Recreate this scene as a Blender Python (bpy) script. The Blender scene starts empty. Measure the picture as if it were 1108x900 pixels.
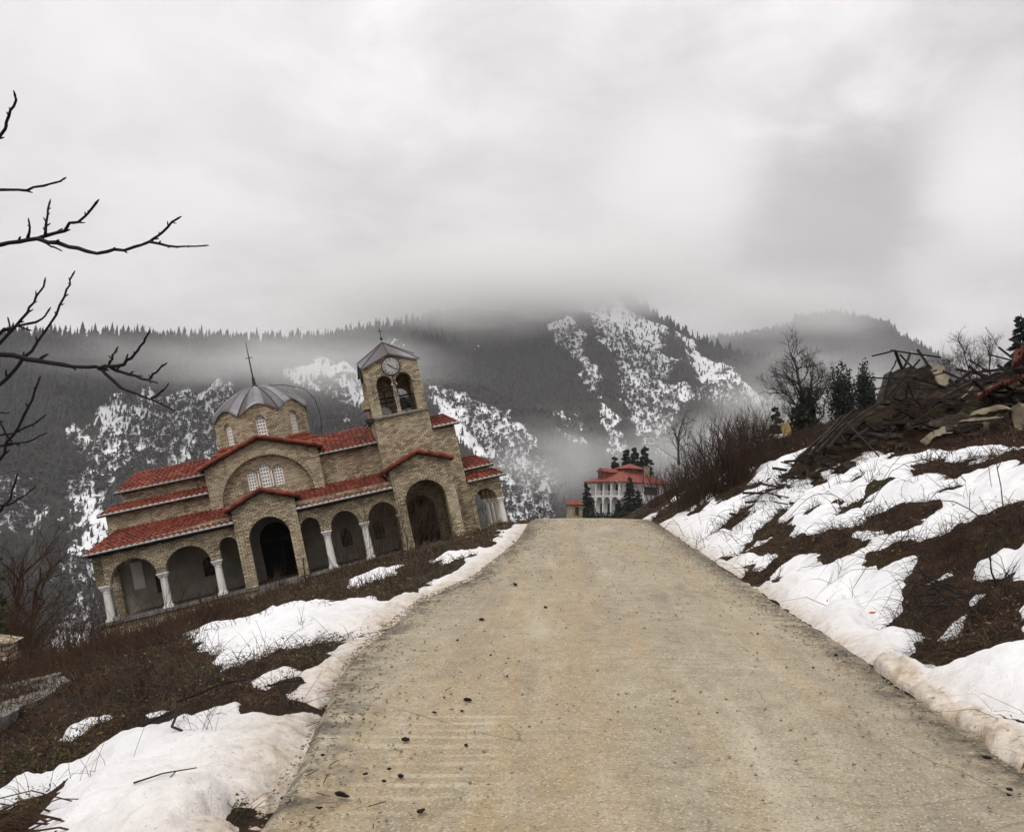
import bpy, bmesh, math, random
import numpy as np
from mathutils import Vector, Matrix
from mathutils.geometry import tessellate_polygon
PI = math.pi
R = math.radians
random.seed(7)
rng = np.random.default_rng(11)
sc = bpy.context.scene
COL = sc.collection

# ------------------------------------------------------------------ noise
def _hash(ix, iy, seed):
    h = (ix.astype(np.int64) * 374761393 + iy.astype(np.int64) * 668265263 + seed * 144665) & 0xffffffff
    h = ((h ^ (h >> 13)) * 1274126177) & 0xffffffff
    return ((h ^ (h >> 16)) & 0xffff) / 65535.0
def vnoise(x, y, seed=0):
    x = np.asarray(x, float); y = np.asarray(y, float)
    ix = np.floor(x); iy = np.floor(y); fx = x - ix; fy = y - iy
    fx = fx * fx * fx * (fx * (fx * 6 - 15) + 10); fy = fy * fy * fy * (fy * (fy * 6 - 15) + 10)
    a = _hash(ix, iy, seed); b = _hash(ix + 1, iy, seed); c = _hash(ix, iy + 1, seed); d = _hash(ix + 1, iy + 1, seed)
    return (a + (b - a) * fx) * (1 - fy) + (c + (d - c) * fx) * fy
def fbm(x, y, octv=4, seed=0):
    s = 0; a = 0.5; n = 0
    for i in range(octv):
        s = s + a * (vnoise(x * 2 ** i + 17.3 * i, y * 2 ** i - 9.1 * i, seed + i) * 2 - 1); n += a; a *= 0.5
    return s / n

# ------------------------------------------------------------------ the lie of the land (metres; camera stands at x=y=0 on the road)
RA = R(3.95); ca, sa = math.cos(RA), math.sin(RA)
def st(x, y): return x * sa + y * ca, x * ca - y * sa          # along the road, across it
def xy(s, t): return s * sa + t * ca, s * ca - t * sa
def sm(x, a, b):
    k = np.clip((x - a) / (b - a), 0, 1); return k * k * (3 - 2 * k)
def softramp(x, w): return 0.5 * (x + np.sqrt(x * x + w * w))
def road_z(s): return 0.0605 * s - 0.09 * softramp(s - 27.5, 3.0) + 0.03 * softramp(s - 55, 10)
Z0 = float(road_z(np.array(0.0)))
TR = 2.31                                                        # road edges
def road_left(s): return np.interp(s, [-6, 3.5, 5, 6.2, 7.4, 9, 10.6, 11.6, 12.6, 15.4, 18, 22, 26, 34], [-1.40, -1.40, -1.55, -1.74, -1.90, -1.90, -1.86, -1.62, -1.44, -1.30, -1.16, -1.18, -1.22, -1.35])
def ground_z(x, y):
    x = np.asarray(x, float); y = np.asarray(y, float)
    s, t = st(x, y)
    rz = road_z(np.minimum(s, 140.0)) - Z0
    q = road_left(s) - 0.1 - t
    tl = softramp(q, 0.5)
    k = 0.20 + 0.08 * sm(s, 4, 22)
    D = k * np.minimum(tl, 22) + 0.42 * np.maximum(tl - 22, 0)
    D = D + 0.5 * sm(s, 14, 30) * sm(tl, 6, 16) + 0.45 * np.maximum(s - 50, 0) * sm(tl, 1.0, 14)
    D = D - 0.14 * sm(s, 13, 17) * (1 - sm(s, 25, 28)) * np.exp(-((q - 0.95) / 0.6) ** 2)
    tr = softramp(t - 2.75, 0.35)
    bank = 1 - sm(s, 60, 85)
    bk = 2.6 + 1.3 * sm(s, 17, 25)
    up = 0.66 * (tr - softramp(tr - bk, 0.8)) + (0.16 + 0.12 * sm(s, 17, 25)) * softramp(tr - bk, 0.8)
    up = np.minimum(up, 14 + 0.02 * up)
    hill = np.minimum(0.42 * softramp(t - 15, 4), 16.0)
    z = rz - D + up * bank + (1 - bank) * hill
    far = sm(np.hypot(x, y), 170, 700)
    z = z * (1 - far) - 120 * far
    return np.maximum(z, -125.0)
def gz(x, y): return float(ground_z(x, y))
def rough(x, y):
    s, t = st(x, y)
    off = np.maximum(road_left(s) - 0.05 - t, t - TR - 0.05)
    m = sm(off, 0.0, 0.6) * (1 - sm(np.hypot(x, y), 60, 200))
    return (0.16 * fbm(x * .55, y * .55, 3, 3) + 0.09 * fbm(x * 1.9, y * 1.9, 3, 9) + 0.035 * fbm(x * 8, y * 8, 2, 21)) * m - 0.07 * (1 - sm(off, -0.15, 0.25))

# ------------------------------------------------------------------ nodes
class NM:
    def __init__(s, name, rough=0.85, spec=0.3):
        s.m = bpy.data.materials.new(name); s.m.use_nodes = True
        s.nt = s.m.node_tree; s.nt.nodes.clear()
        s.out = s.nt.nodes.new('ShaderNodeOutputMaterial')
        s.b = s.nt.nodes.new('ShaderNodeBsdfPrincipled')
        s.nt.links.new(s.b.outputs[0], s.out.inputs[0])
        s.b.inputs['Roughness'].default_value = rough
        s.b.inputs['Specular IOR Level'].default_value = spec
        s.tc = s.nt.nodes.new('ShaderNodeTexCoord')
    def n(s, typ, ins=None, **props):
        nd = s.nt.nodes.new('ShaderNode' + typ)
        for k, v in props.items(): setattr(nd, k, v)
        for k, v in (ins or {}).items(): s.set(nd.inputs[k], v)
        return nd
    def set(s, sock, v):
        if isinstance(v, bpy.types.NodeSocket): s.nt.links.new(v, sock)
        elif isinstance(v, (tuple, list)) and len(v) == 3 and sock.type == 'RGBA': sock.default_value = (*v, 1)
        else: sock.default_value = v
    def obj(s): return s.tc.outputs['Object']
    def uv(s): return s.tc.outputs['UV']
    def map(s, vec, scale=(1, 1, 1), loc=(0, 0, 0)):
        return s.n('Mapping', {'Vector': vec, 'Scale': scale, 'Location': loc}).outputs[0]
    def noise(s, vec, scale, detail=4, rough=.55, dist=0):
        return s.n('TexNoise', {'Vector': vec, 'Scale': scale, 'Detail': detail, 'Roughness': rough, 'Distortion': dist}).outputs[0]
    def voro(s, vec, scale, out='Distance', feature='F1'):
        return s.n('TexVoronoi', {'Vector': vec, 'Scale': scale}, feature=feature).outputs[out]
    def ramp(s, f, stops):
        nd = s.n('ValToRGB', {'Fac': f}); e = nd.color_ramp.elements
        while len(e) < len(stops): e.new(0.5)
        for i, (p, c) in enumerate(stops):
            e[i].position = p; e[i].color = (*c, 1) if isinstance(c, (tuple, list)) else (c, c, c, 1)
        return nd.outputs[0]
    def mix(s, f, a, b, mode='MIX'):
        nd = s.n('Mix', data_type='RGBA', blend_type=mode)
        s.set(nd.inputs[0], f); s.set(nd.inputs[6], a); s.set(nd.inputs[7], b)
        return nd.outputs[2]
    def math(s, op, a, b=0.0, c=0.0):
        nd = s.n('Math', operation=op); s.set(nd.inputs[0], a); s.set(nd.inputs[1], b)
        if op in ('MULTIPLY_ADD', 'SMOOTHSTEP'): s.set(nd.inputs[2], c)
        return nd.outputs[0]
    def attr(s, name): return s.n('Attribute', attribute_name=name).outputs['Fac']
    def bump(s, h, strength=.5, dist=.05):
        s.set(s.b.inputs['Normal'], s.n('Bump', {'Height': h, 'Strength': strength, 'Distance': dist}).outputs[0])
    def col(s, c): s.set(s.b.inputs['Base Color'], c); return s
    def rgh(s, r): s.set(s.b.inputs['Roughness'], r)

def simple(name, c1, c2, scale=4.0, rough=.85, bump=.3, bscale=None, dist=.02, spec=.3):
    k = NM(name, rough, spec); f = k.noise(k.obj(), scale, 5, .6)
    k.col(k.ramp(f, [(.3, c1), (.7, c2)]))
    if bump: k.bump(k.noise(k.obj(), bscale or scale * 4, 4, .6), bump, dist)
    return k.m
MAT = {}
MAT['bark'] = simple('bark', (.014, .012, .011), (.034, .029, .025), 14, .9, .6)
MAT['dark_bark'] = simple('dark_bark', (.006, .0055, .006), (.016, .014, .014), 20, .85, .5)
MAT['twig'] = simple('twig', (.022, .0115, .0065), (.092, .050, .027), 1.3, .95, 0)
MAT['twig_red'] = simple('twig_red', (.018, .010, .0075), (.058, .033, .023), 1.5, .95, 0)
MAT['grey_twig'] = simple('grey_twig', (.035, .030, .028), (.075, .066, .06), 1.5, .95, 0)
MAT['dry_grass'] = simple('dry_grass', (.07, .05, .026), (.22, .165, .09), 1.7, .9, 0)
MAT['bracken'] = simple('bracken', (.06, .035, .016), (.26, .17, .085), 9, .9, 0)
MAT['gravel'] = simple('gravel', (.10, .085, .06), (.42, .37, .28), 60, .9, 0)
MAT['bare_wood'] = simple('bare_wood', (.020, .017, .016), (.060, .052, .048), .12, .95, 0)
MAT['litter'] = simple('litter', (.020, .011, .006), (.16, .082, .036), 3.0, .95, 0)
MAT['weed'] = simple('weed', (.020, .028, .009), (.085, .098, .032), 2.5, .8, 0)
MAT['needles'] = simple('needles', (.007, .011, .009), (.028, .040, .030), 1.2, .85, 0)
MAT['ivy'] = simple('ivy', (.010, .014, .009), (.03, .04, .022), 1.2, .8, 0)
MAT['bright_ivy'] = simple('bright_ivy', (.018, .03, .008), (.07, .10, .03), 2.0, .7, 0)
MAT['old_wood'] = simple('old_wood', (.009, .007, .006), (.036, .028, .024), 6, .9, .6)
MAT['pale_wood'] = simple('pale_wood', (.20, .17, .14), (.36, .32, .28), 6, .9, .4)
MAT['metal_dark'] = simple('metal_dark', (.01, .01, .01), (.03, .028, .026), 8, .5, .1)
MAT['white_paint'] = simple('white_paint', (.70, .68, .64), (.86, .84, .80), 2.2, .7, .15)
MAT['house_white'] = simple('house_white', (.52, .51, .50), (.68, .67, .65), .6, .8, .1)
MAT['clock_white'] = simple('clock_white', (.34, .33, .31), (.48, .47, .45), 5, .7, 0)
MAT['house_roof'] = simple('house_roof', (.14, .032, .022), (.25, .065, .040), .9, .7, .2)
MAT['brown_shutter'] = simple('brown_shutter', (.03, .015, .010), (.06, .03, .02), 2, .6, 0)
MAT['dark_glass'] = simple('dark_glass', (.008, .009, .010), (.016, .017, .018), 2, .15, 0, spec=.5)
MAT['plaster'] = simple('plaster', (.24, .215, .18), (.42, .38, .32), 1.4, .9, .25)
MAT['cream_plaster'] = simple('cream_plaster', (.10, .082, .055), (.42, .355, .255), 2.6, .9, .5)
MAT['clod'] = simple('clod', (.014, .010, .007), (.04, .028, .018), 30, .95, .8)
MAT['dark_void'] = simple('dark_void', (.008, .007, .007), (.014, .012, .011), 2, .9, 0)
MAT['orange_leaf'] = simple('orange_leaf', (.30, .07, .02), (.42, .12, .04), 20, .8, 0)
MAT['concrete'] = simple('concrete', (.12, .11, .10), (.24, .225, .205), 3.5, .9, .5)
MAT['yellow_board'] = simple('yellow_board', (.22, .14, .04), (.42, .30, .12), 3, .8, .3)
MAT['roof_rust'] = simple('roof_rust', (.035, .013, .010), (.15, .045, .027), 3.5, .9, .5)

k = NM('road', .78, .25)                                          # UV = (across, along) in metres
uv = k.uv()
agg = k.voro(uv, 95.0, 'Color'); aggv = k.n('SeparateColor', {'Color': agg}).outputs[0]
fine = k.noise(uv, 150, 3, .7); mid = k.noise(uv, 4.5, 7, .7); big = k.noise(k.map(uv, (1, .5, 1)), .9, 4, .6)
base = k.ramp(big, [(.34, (.28, .232, .155)), (.64, (.42, .362, .262))])
base = k.mix(.5, base, k.ramp(mid, [(.30, (.20, .162, .105)), (.5, (.37, .315, .225)), (.70, (.53, .47, .355))]))
long_ = k.noise(k.map(uv, (2.0, .09, 1)), 1.0, 5, .62, .5)
base = k.mix(k.ramp(long_, [(.50, 0.0), (.66, .62)]), base, (.43, .305, .150))         # ochre mud along the wheel tracks
grey = k.noise(k.map(uv, (1.5, .14, 1), (4, 2, 0)), 1.3, 5, .65)
base = k.mix(k.ramp(grey, [(.51, 0.0), (.68, .65)]), base, (.23, .20, .155))
sepu = k.n('SeparateXYZ', {'Vector': uv}); tx, sy = sepu.outputs[0], sepu.outputs[1]
trk = k.math('ABSOLUTE', k.math('ADD', tx, k.math('ADD', .22, k.math('MULTIPLY', k.noise(uv, .9, 4, .6), -.35))))
trk = k.math('MULTIPLY', k.ramp(trk, [(.10, 1.0), (.55, 0.0)]), k.math('MULTIPLY', k.ramp(k.math('DIVIDE', sy, 30.0), [(.12, .85), (.75, .25)]), k.ramp(k.noise(k.map(uv, (2.5, .7, 1)), 1.5, 5, .65), [(.32, .25), (.62, 1.0)])))
base = k.mix(k.math('MULTIPLY', trk, .6), base, (.39, .265, .115))
pale = k.noise(k.map(uv, (1.7, .2, 1), (9, 5, 0)), 1.1, 5, .62)
base = k.mix(k.ramp(pale, [(.55, 0.0), (.72, .5)]), base, (.58, .52, .40))
groove = k.n('TexWave', {'Vector': k.map(uv, (.10, 1, 1)), 'Scale': 2.1, 'Distortion': 3.4, 'Detail': 5.0, 'Detail Scale': 1.8}, bands_direction='Y').outputs[1]
gmask = k.ramp(k.noise(k.map(uv, (1, 1, 1), (.4, 3.3, 0)), .55, 4, .6), [(.50, 0.0), (.64, .5)])
gz_ = k.math('MULTIPLY', k.ramp(k.math('ABSOLUTE', k.math('ADD', tx, .72)), [(.25, 1.0), (.6, 0.0)]), k.ramp(k.math('ABSOLUTE', k.math('SUBTRACT', sy, 4.9)), [(.7, 1.0), (1.0, .0)]))
gmask = k.math('MAXIMUM', k.math('MULTIPLY', gmask, .5), k.math('MULTIPLY', gz_, k.ramp(k.noise(uv, 2.2, 3, .6), [(.4, 0.0), (.6, .65)])))
base = k.mix(k.math('MULTIPLY', gmask, k.ramp(groove, [(.60, 0.0), (.92, .75)])), base, (.60, .54, .41))
base = k.mix(k.ramp(aggv, [(.86, 0.0), (.95, .5)]), base, (.66, .61, .50))
base = k.mix(k.ramp(aggv, [(.06, .55), (.17, 0.0)]), base, (.12, .10, .072))
spots = k.noise(uv, 22, 4, .75)
base = k.mix(k.ramp(spots, [(.31, .8), (.41, 0.0)]), base, (.085, .068, .048))
base = k.mix(k.ramp(fine, [(.36, .4), (.5, 0.0)]), base, (.19, .16, .115))
crk = k.voro(k.mix(.10, uv, k.n('TexNoise', {'Vector': uv, 'Scale': 2.2, 'Detail': 4.0}).outputs['Color'], 'ADD'), .62, 'Distance', 'DISTANCE_TO_EDGE')
cm = k.math('MULTIPLY', k.ramp(crk, [(.001, .6), (.004, 0.0)]), k.ramp(k.noise(uv, .7, 2, .5), [(.50, 0.0), (.60, 1.0)]))
base = k.mix(cm, base, (.07, .058, .042))
wet = k.noise(k.map(uv, (1.1, .33, 1), (2, 8, 0)), 1.6, 6, .68)
base = k.mix(k.ramp(wet, [(.57, 0.0), (.68, .45)]), base, (.14, .115, .08))
edge = k.attr('edge')
em = k.math('MULTIPLY', edge, k.ramp(k.noise(k.map(uv, (1, 1.3, 1)), 3.2, 5, .65), [(.42, 0.0), (.60, .85)]))
base = k.mix(em, base, (.052, .043, .032))
k.col(base)
k.rgh(k.ramp(em, [(0, .8), (1, .5)]))
hh = k.math('ADD', k.math('MULTIPLY', aggv, .5), k.math('MULTIPLY', fine, .7)); hh = k.math('ADD', hh, k.math('MULTIPLY', k.math('MULTIPLY', groove, gmask), .5))
k.bump(hh, .55, .012)
MAT['road'] = k.m

k = NM('dirt', .95, .2)
o = k.obj()
base = k.ramp(k.noise(o, 2.4, 7, .68), [(.30, (.013, .008, .005)), (.5, (.044, .026, .015)), (.70, (.11, .067, .036))])
base = k.mix(k.ramp(k.noise(o, .7, 4, .6), [(.5, 0.0), (.64, .75)]), base, (.036, .042, .013))
base = k.mix(k.ramp(k.noise(o, 17, 3, .7), [(.5, 0.0), (.72, .6)]), base, (.012, .009, .007))
k.col(base); k.bump(k.noise(o, 9, 7, .72), .9, .12)
MAT['dirt'] = k.m

k = NM('snow', .6, .35)
o = k.obj(); d = k.attr('dirt')
w = k.ramp(k.noise(o, 1.6, 5, .6), [(.3, (.78, .79, .815)), (.7, (.86, .865, .88))])
dm = k.math('MULTIPLY', d, k.ramp(k.noise(o, 3.0, 6, .65), [(.25, .45), (.6, 1.0)]))
w = k.mix(dm, w, k.ramp(k.noise(o, 11, 5, .7), [(.34, (.27, .18, .095)), (.62, (.60, .50, .37))]))
w = k.mix(k.math('MULTIPLY', k.attr('dirt'), k.ramp(k.noise(o, 26, 4, .7), [(.60, 0.0), (.68, .85)])), w, (.10, .07, .045))
w = k.mix(k.ramp(k.voro(o, 9.0), [(.04, .7), (.075, 0.0)]), w, (.20, .16, .12))
k.col(w); cup = k.voro(k.map(o, (1, 1, 1)), 7.5, 'Distance', 'SMOOTH_F1'); gr = k.noise(o, 70, 3, .7)
k.bump(k.math('ADD', k.math('ADD', k.noise(o, 4.5, 6, .65), k.math('MULTIPLY', cup, .35)), k.math('MULTIPLY', gr, .22)), .55, .07)
w2 = k.mix(k.ramp(gr, [(.35, .16), (.5, 0.0)]), w, (.60, .60, .62)); w2 = k.mix(k.ramp(k.noise(o, 3.4, 7, .72), [(.50, 0.0), (.68, .42)]), w2, (.56, .52, .47)); w2 = k.mix(k.ramp(k.noise(o, 60, 2, .6), [(.70, 0.0), (.74, .8)]), w2, (.10, .075, .05)); k.col(w2)
k.b.inputs['Subsurface Weight'].default_value = 0.0
MAT['snow'] = k.m

def brick(name, ca_, cb_, mortar, bw=.21, rh=.08, ms=.011):
    k = NM(name, .9, .25); v = k.uv()
    wv = k.mix(.006, v, k.n('TexNoise', {'Vector': v, 'Scale': 3.0, 'Detail': 3.0}).outputs['Color'], 'ADD')
    br = k.n('TexBrick', {'Vector': wv, 'Color1': (0, 0, 0), 'Color2': (1, 1, 1), 'Mortar': (.5, .5, .5), 'Scale': 1.0, 'Mortar Size': ms, 'Mortar Smooth': .25, 'Brick Width': bw, 'Row Height': rh})
    br.offset = .5; br.squash = 1.0
    tone = k.n('SeparateColor', {'Color': br.outputs[0]}).outputs[0]
    c = k.ramp(tone, [(0, ca_), (.5, tuple((a + b) / 2 for a, b in zip(ca_, cb_))), (1, cb_)])
    c = k.mix(k.ramp(k.noise(v, 2.3, 4, .6), [(.4, 0.0), (.75, .45)]), c, (.20, .19, .17))
    c = k.mix(br.outputs[1], c, mortar)
    c = k.mix(k.ramp(k.noise(v, .8, 5, .65), [(.48, 0.0), (.78, .55)]), c, (.085, .072, .055)); c = k.mix(k.ramp(k.noise(k.map(v, (2.6, .35, 1)), 1.2, 5, .65), [(.54, 0.0), (.70, .55)]), c, (.075, .062, .046)); c = k.mix(k.ramp(k.noise(k.map(v, (1, 1, 1), (5, 3, 0)), .55, 4, .6), [(.50, 0.0), (.66, .45)]), c, (.60, .52, .38))
    k.col(c)
    h = k.math('SUBTRACT', k.math('MULTIPLY', k.noise(v, 14, 4, .6), .5), k.math('MULTIPLY', br.outputs[1], 1.0))
    k.bump(h, .8, .03); return k.m
MAT['stone'] = brick('stone', (.28, .215, .13), (.76, .63, .43), (.085, .068, .048), .225, .082, .011)
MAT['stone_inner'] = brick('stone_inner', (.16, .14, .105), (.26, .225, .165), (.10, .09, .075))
MAT['rubble'] = simple('rubble', (.014, .011, .009), (.085, .068, .050), 5.5, .95, .9, 9, .08)

k = NM('tile', .75, .3); o = k.obj()
tv = k.n('SeparateColor', {'Color': k.voro(k.map(o, (4.2, 4.2, 4.2)), 1.0, 'Color')}).outputs[0]
c = k.ramp(tv, [(0, (.095, .018, .010)), (.5, (.175, .033, .018)), (1, (.29, .075, .040))])
c = k.mix(k.ramp(k.noise(o, 1.3, 5, .65), [(.46, 0.0), (.70, .65)]), c, (.085, .028, .018)); c = k.mix(k.ramp(k.noise(o, 5.5, 4, .7), [(.60, 0.0), (.70, .5)]), c, (.045, .040, .025))
k.col(c); k.bump(k.noise(o, 18, 3, .6), .25, .02); MAT['tile'] = k.m

k = NM('sheet_metal', .42, .5); o = k.obj(); k.b.inputs['Metallic'].default_value = .35
an = k.n('Attribute', attribute_name='strip').outputs['Fac']
c = k.ramp(an, [(0, (.22, .225, .245)), (.3, (.12, .12, .135)), (.5, (.065, .045, .042)), (.62, (.09, .07, .07)), (.8, (.28, .285, .305)), (1, (.16, .16, .18))])
c = k.mix(k.ramp(k.noise(k.map(o, (1, 1, .3)), 3.2, 5, .65), [(.45, 0.0), (.7, .6)]), c, (.085, .060, .055))
k.col(c); k.bump(k.noise(o, 3, 3, .5), .2, .03); MAT['sheet_metal'] = k.m

k = NM('mountain', .95, .15); o = k.obj(); sn = k.attr('snow')
nz = k.noise(k.map(o, (1.35, .7, .8)), .085, 9, .74, .3); n2 = k.noise(o, .022, 5, .6)
thr = k.math('ADD', k.math('MULTIPLY', nz, .62), k.math('MULTIPLY', n2, .38))
mk = k.math('SUBTRACT', k.math('ADD', k.math('MULTIPLY', sn, .44), .238), thr)
mk = k.ramp(k.math('MULTIPLY_ADD', mk, 18.0, .5), [(.2, 0.0), (.8, 1.0)])
gcol = k.ramp(k.noise(o, .06, 6, .7), [(.3, (.022, .020, .018)), (.7, (.055, .048, .042))])
k.col(k.mix(mk, gcol, (.82, .83, .85))); MAT['mountain'] = k.m
MAT['forest'] = simple('forest', (.004, .005, .005), (.046, .050, .045), .16, .95, 0)

# ------------------------------------------------------------------ mesh builders
class MB:
    def __init__(s): s.v = []; s.f = []
    def add(s, vs, fs):
        b = len(s.v); s.v += [tuple(p) for p in vs]; s.f += [tuple(b + i for i in f) for f in fs]; return s
    def box(s, x0, x1, y0, y1, z0, z1, jit=0.0, fr=None):
        vs = [(x, y, z) for z in (z0, z1) for y in (y0, y1) for x in (x0, x1)]
        if jit: vs = [tuple(c + random.uniform(-jit, jit) for c in p) for p in vs]
        if fr: vs = [fr(*p) for p in vs]
        return s.add(vs, [(0, 2, 3, 1), (4, 5, 7, 6), (0, 1, 5, 4), (2, 6, 7, 3), (0, 4, 6, 2), (1, 3, 7, 5)])
    def plate(s, loops, y0, y1, fr=None):
        fr = fr or (lambda x, y, z: (x, y, z))
        flat = [p for l in loops for p in l]; n = len(flat)
        tris = tessellate_polygon([[Vector((p[0], p[1], 0)) for p in l] for l in loops])
        vs = [fr(p[0], y0, p[1]) for p in flat] + [fr(p[0], y1, p[1]) for p in flat]
        fs = []
        for a, b, c in tris:
            A, B, C_ = flat[a], flat[b], flat[c]
            cr = (B[0] - A[0]) * (C_[1] - A[1]) - (B[1] - A[1]) * (C_[0] - A[0])
            if abs(cr) < 1e-12: continue
            if cr < 0: b, c = c, b
            fs += [(a, b, c), (n + a, n + c, n + b)]
        i = 0
        for l in loops:
            m = len(l)
            for q in range(m): a, b = i + q, i + (q + 1) % m; fs.append((a, n + a, n + b, b))
            i += m
        return s.add(vs, fs)
    def tube(s, pts, rad, sides=6, caps=True):
        pts = [Vector(p) for p in pts]; n = len(pts)
        if not isinstance(rad, (list, tuple)): rad = [rad] * n
        b = len(s.v); ref = None
        for i in range(n):
            t = (pts[min(i + 1, n - 1)] - pts[max(i - 1, 0)])
            t = t.normalized() if t.length > 1e-9 else Vector((0, 0, 1))
            if ref is None: ref = t.orthogonal().normalized()
            ref = (ref - t * ref.dot(t)); ref = ref.normalized() if ref.length > 1e-6 else t.orthogonal().normalized()
            w = t.cross(ref)
            for q in range(sides):
                a = 2 * PI * q / sides; s.v.append(tuple(pts[i] + (ref * math.cos(a) + w * math.sin(a)) * rad[i]))
        for i in range(n - 1):
            for q in range(sides):
                a = b + i * sides + q; c = b + i * sides + (q + 1) % sides
                s.f.append((a, c, c + sides, a + sides))
        if caps: s.f.append(tuple(b + q for q in range(sides))[::-1]); s.f.append(tuple(b + (n - 1) * sides + q for q in range(sides)))
        return s
    def beam(s, a, b, w, h=None, jit=0.0):
        a, b = Vector(a), Vector(b); h = h or w; t = (b - a).normalized(); u = t.cross(Vector((0, 0, 1)))
        u = u.normalized() if u.length > 1e-4 else Vector((1, 0, 0)); n = u.cross(t)
        vs = []
        for p in (a, (a + b) / 2, b):
            j = Vector([random.uniform(-jit, jit) for _ in range(3)])
            for su, sn_ in ((-1, -1), (1, -1), (1, 1), (-1, 1)): vs.append(p + j + u * su * w / 2 + n * sn_ * h / 2)
        fs = [(3, 2, 1, 0), (8, 9, 10, 11)]
        for r in (0, 4):
            for q in range(4): fs.append((r + q, r + (q + 1) % 4, r + 4 + (q + 1) % 4, r + 4 + q))
        return s.add(vs, fs)
    def lathe(s, cx, cy, prof, sides=12):
        b = len(s.v); n = len(prof)
        for r, z in prof:
            for q in range(sides):
                a = 2 * PI * q / sides; s.v.append((cx + r * math.cos(a), cy + r * math.sin(a), z))
        for i in range(n - 1):
            for q in range(sides):
                a = b + i * sides + q; c = b + i * sides + (q + 1) % sides; s.f.append((a, c, c + sides, a + sides))
        s.f.append(tuple(b + q for q in range(sides))[::-1]); s.f.append(tuple(b + (n - 1) * sides + q for q in range(sides)))
        return s
    def build(s, name, mat, parent=None, smooth=False, label=None):
        me = bpy.data.meshes.new(name); me.from_pydata(s.v, [], s.f); me.validate(); me.update()
        return link(name, me, mat, parent, smooth, label)
def boxuv(me):
    ul = me.uv_layers.new(name='UVMap')
    nl = len(me.loops); vi = np.empty(nl, np.int32); me.loops.foreach_get('vertex_index', vi)
    co = np.empty(len(me.vertices) * 3, np.float32); me.vertices.foreach_get('co', co); co = co.reshape(-1, 3)
    uvs = np.zeros((nl, 2), np.float32)
    for p in me.polygons:
        n = p.normal; r = list(p.loop_indices); c = co[vi[r]]
        if abs(n.z) > .8: uvs[r] = c[:, :2]
        else:
            h = Vector((n.x, n.y, 0)).normalized(); t = (-h.y, h.x)
            uvs[r, 0] = c[:, 0] * t[0] + c[:, 1] * t[1]; uvs[r, 1] = c[:, 2]
    ul.data.foreach_set('uv', uvs.ravel())
def link(name, me, mat, parent=None, smooth=False, label=None):
    if mat: me.materials.append(MAT[mat] if isinstance(mat, str) else mat)
    if isinstance(mat, str) and mat in ('stone', 'stone_inner'): boxuv(me)
    if smooth: me.polygons.foreach_set('use_smooth', [True] * len(me.polygons))
    o = bpy.data.objects.new(name, me); COL.objects.link(o)
    if parent: o.parent = parent
    if label: o['label'] = label
    return o
def np_mesh(name, v, f, mat, parent=None, smooth=False):
    me = bpy.data.meshes.new(name); v = np.asarray(v, np.float32); f = np.asarray(f, np.int32); k_ = f.shape[1]
    me.vertices.add(len(v)); me.vertices.foreach_set('co', v.ravel())
    me.loops.add(f.size); me.loops.foreach_set('vertex_index', f.ravel())
    me.polygons.add(len(f)); me.polygons.foreach_set('loop_start', np.arange(0, f.size, k_, dtype=np.int32))
    me.update(calc_edges=True)
    return link(name, me, mat, parent, smooth)
def fattr(o, name, vals):
    a = o.data.attributes.new(name, 'FLOAT', 'POINT'); a.data.foreach_set('value', np.asarray(vals, np.float32).ravel())
def tag(o, label, cat, group=None):
    o['label'] = label; o['category'] = cat; o['kind'] = 'thing'
    if group: o['group'] = group
    return o
def root(name, loc, label, cat, group=None, rz=0.0):
    o = bpy.data.objects.new(name, None); o.empty_display_size = .3; COL.objects.link(o)
    o.location = loc; o.rotation_euler = (0, 0, rz); return tag(o, label, cat, group)
def kind(o, k_): o['kind'] = k_; return o
def copy_tree(o, parent=None):
    c = o.copy(); COL.objects.link(c)
    if parent: c.parent = parent
    for ch in list(o.children): copy_tree(ch, c)
    return c

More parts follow.
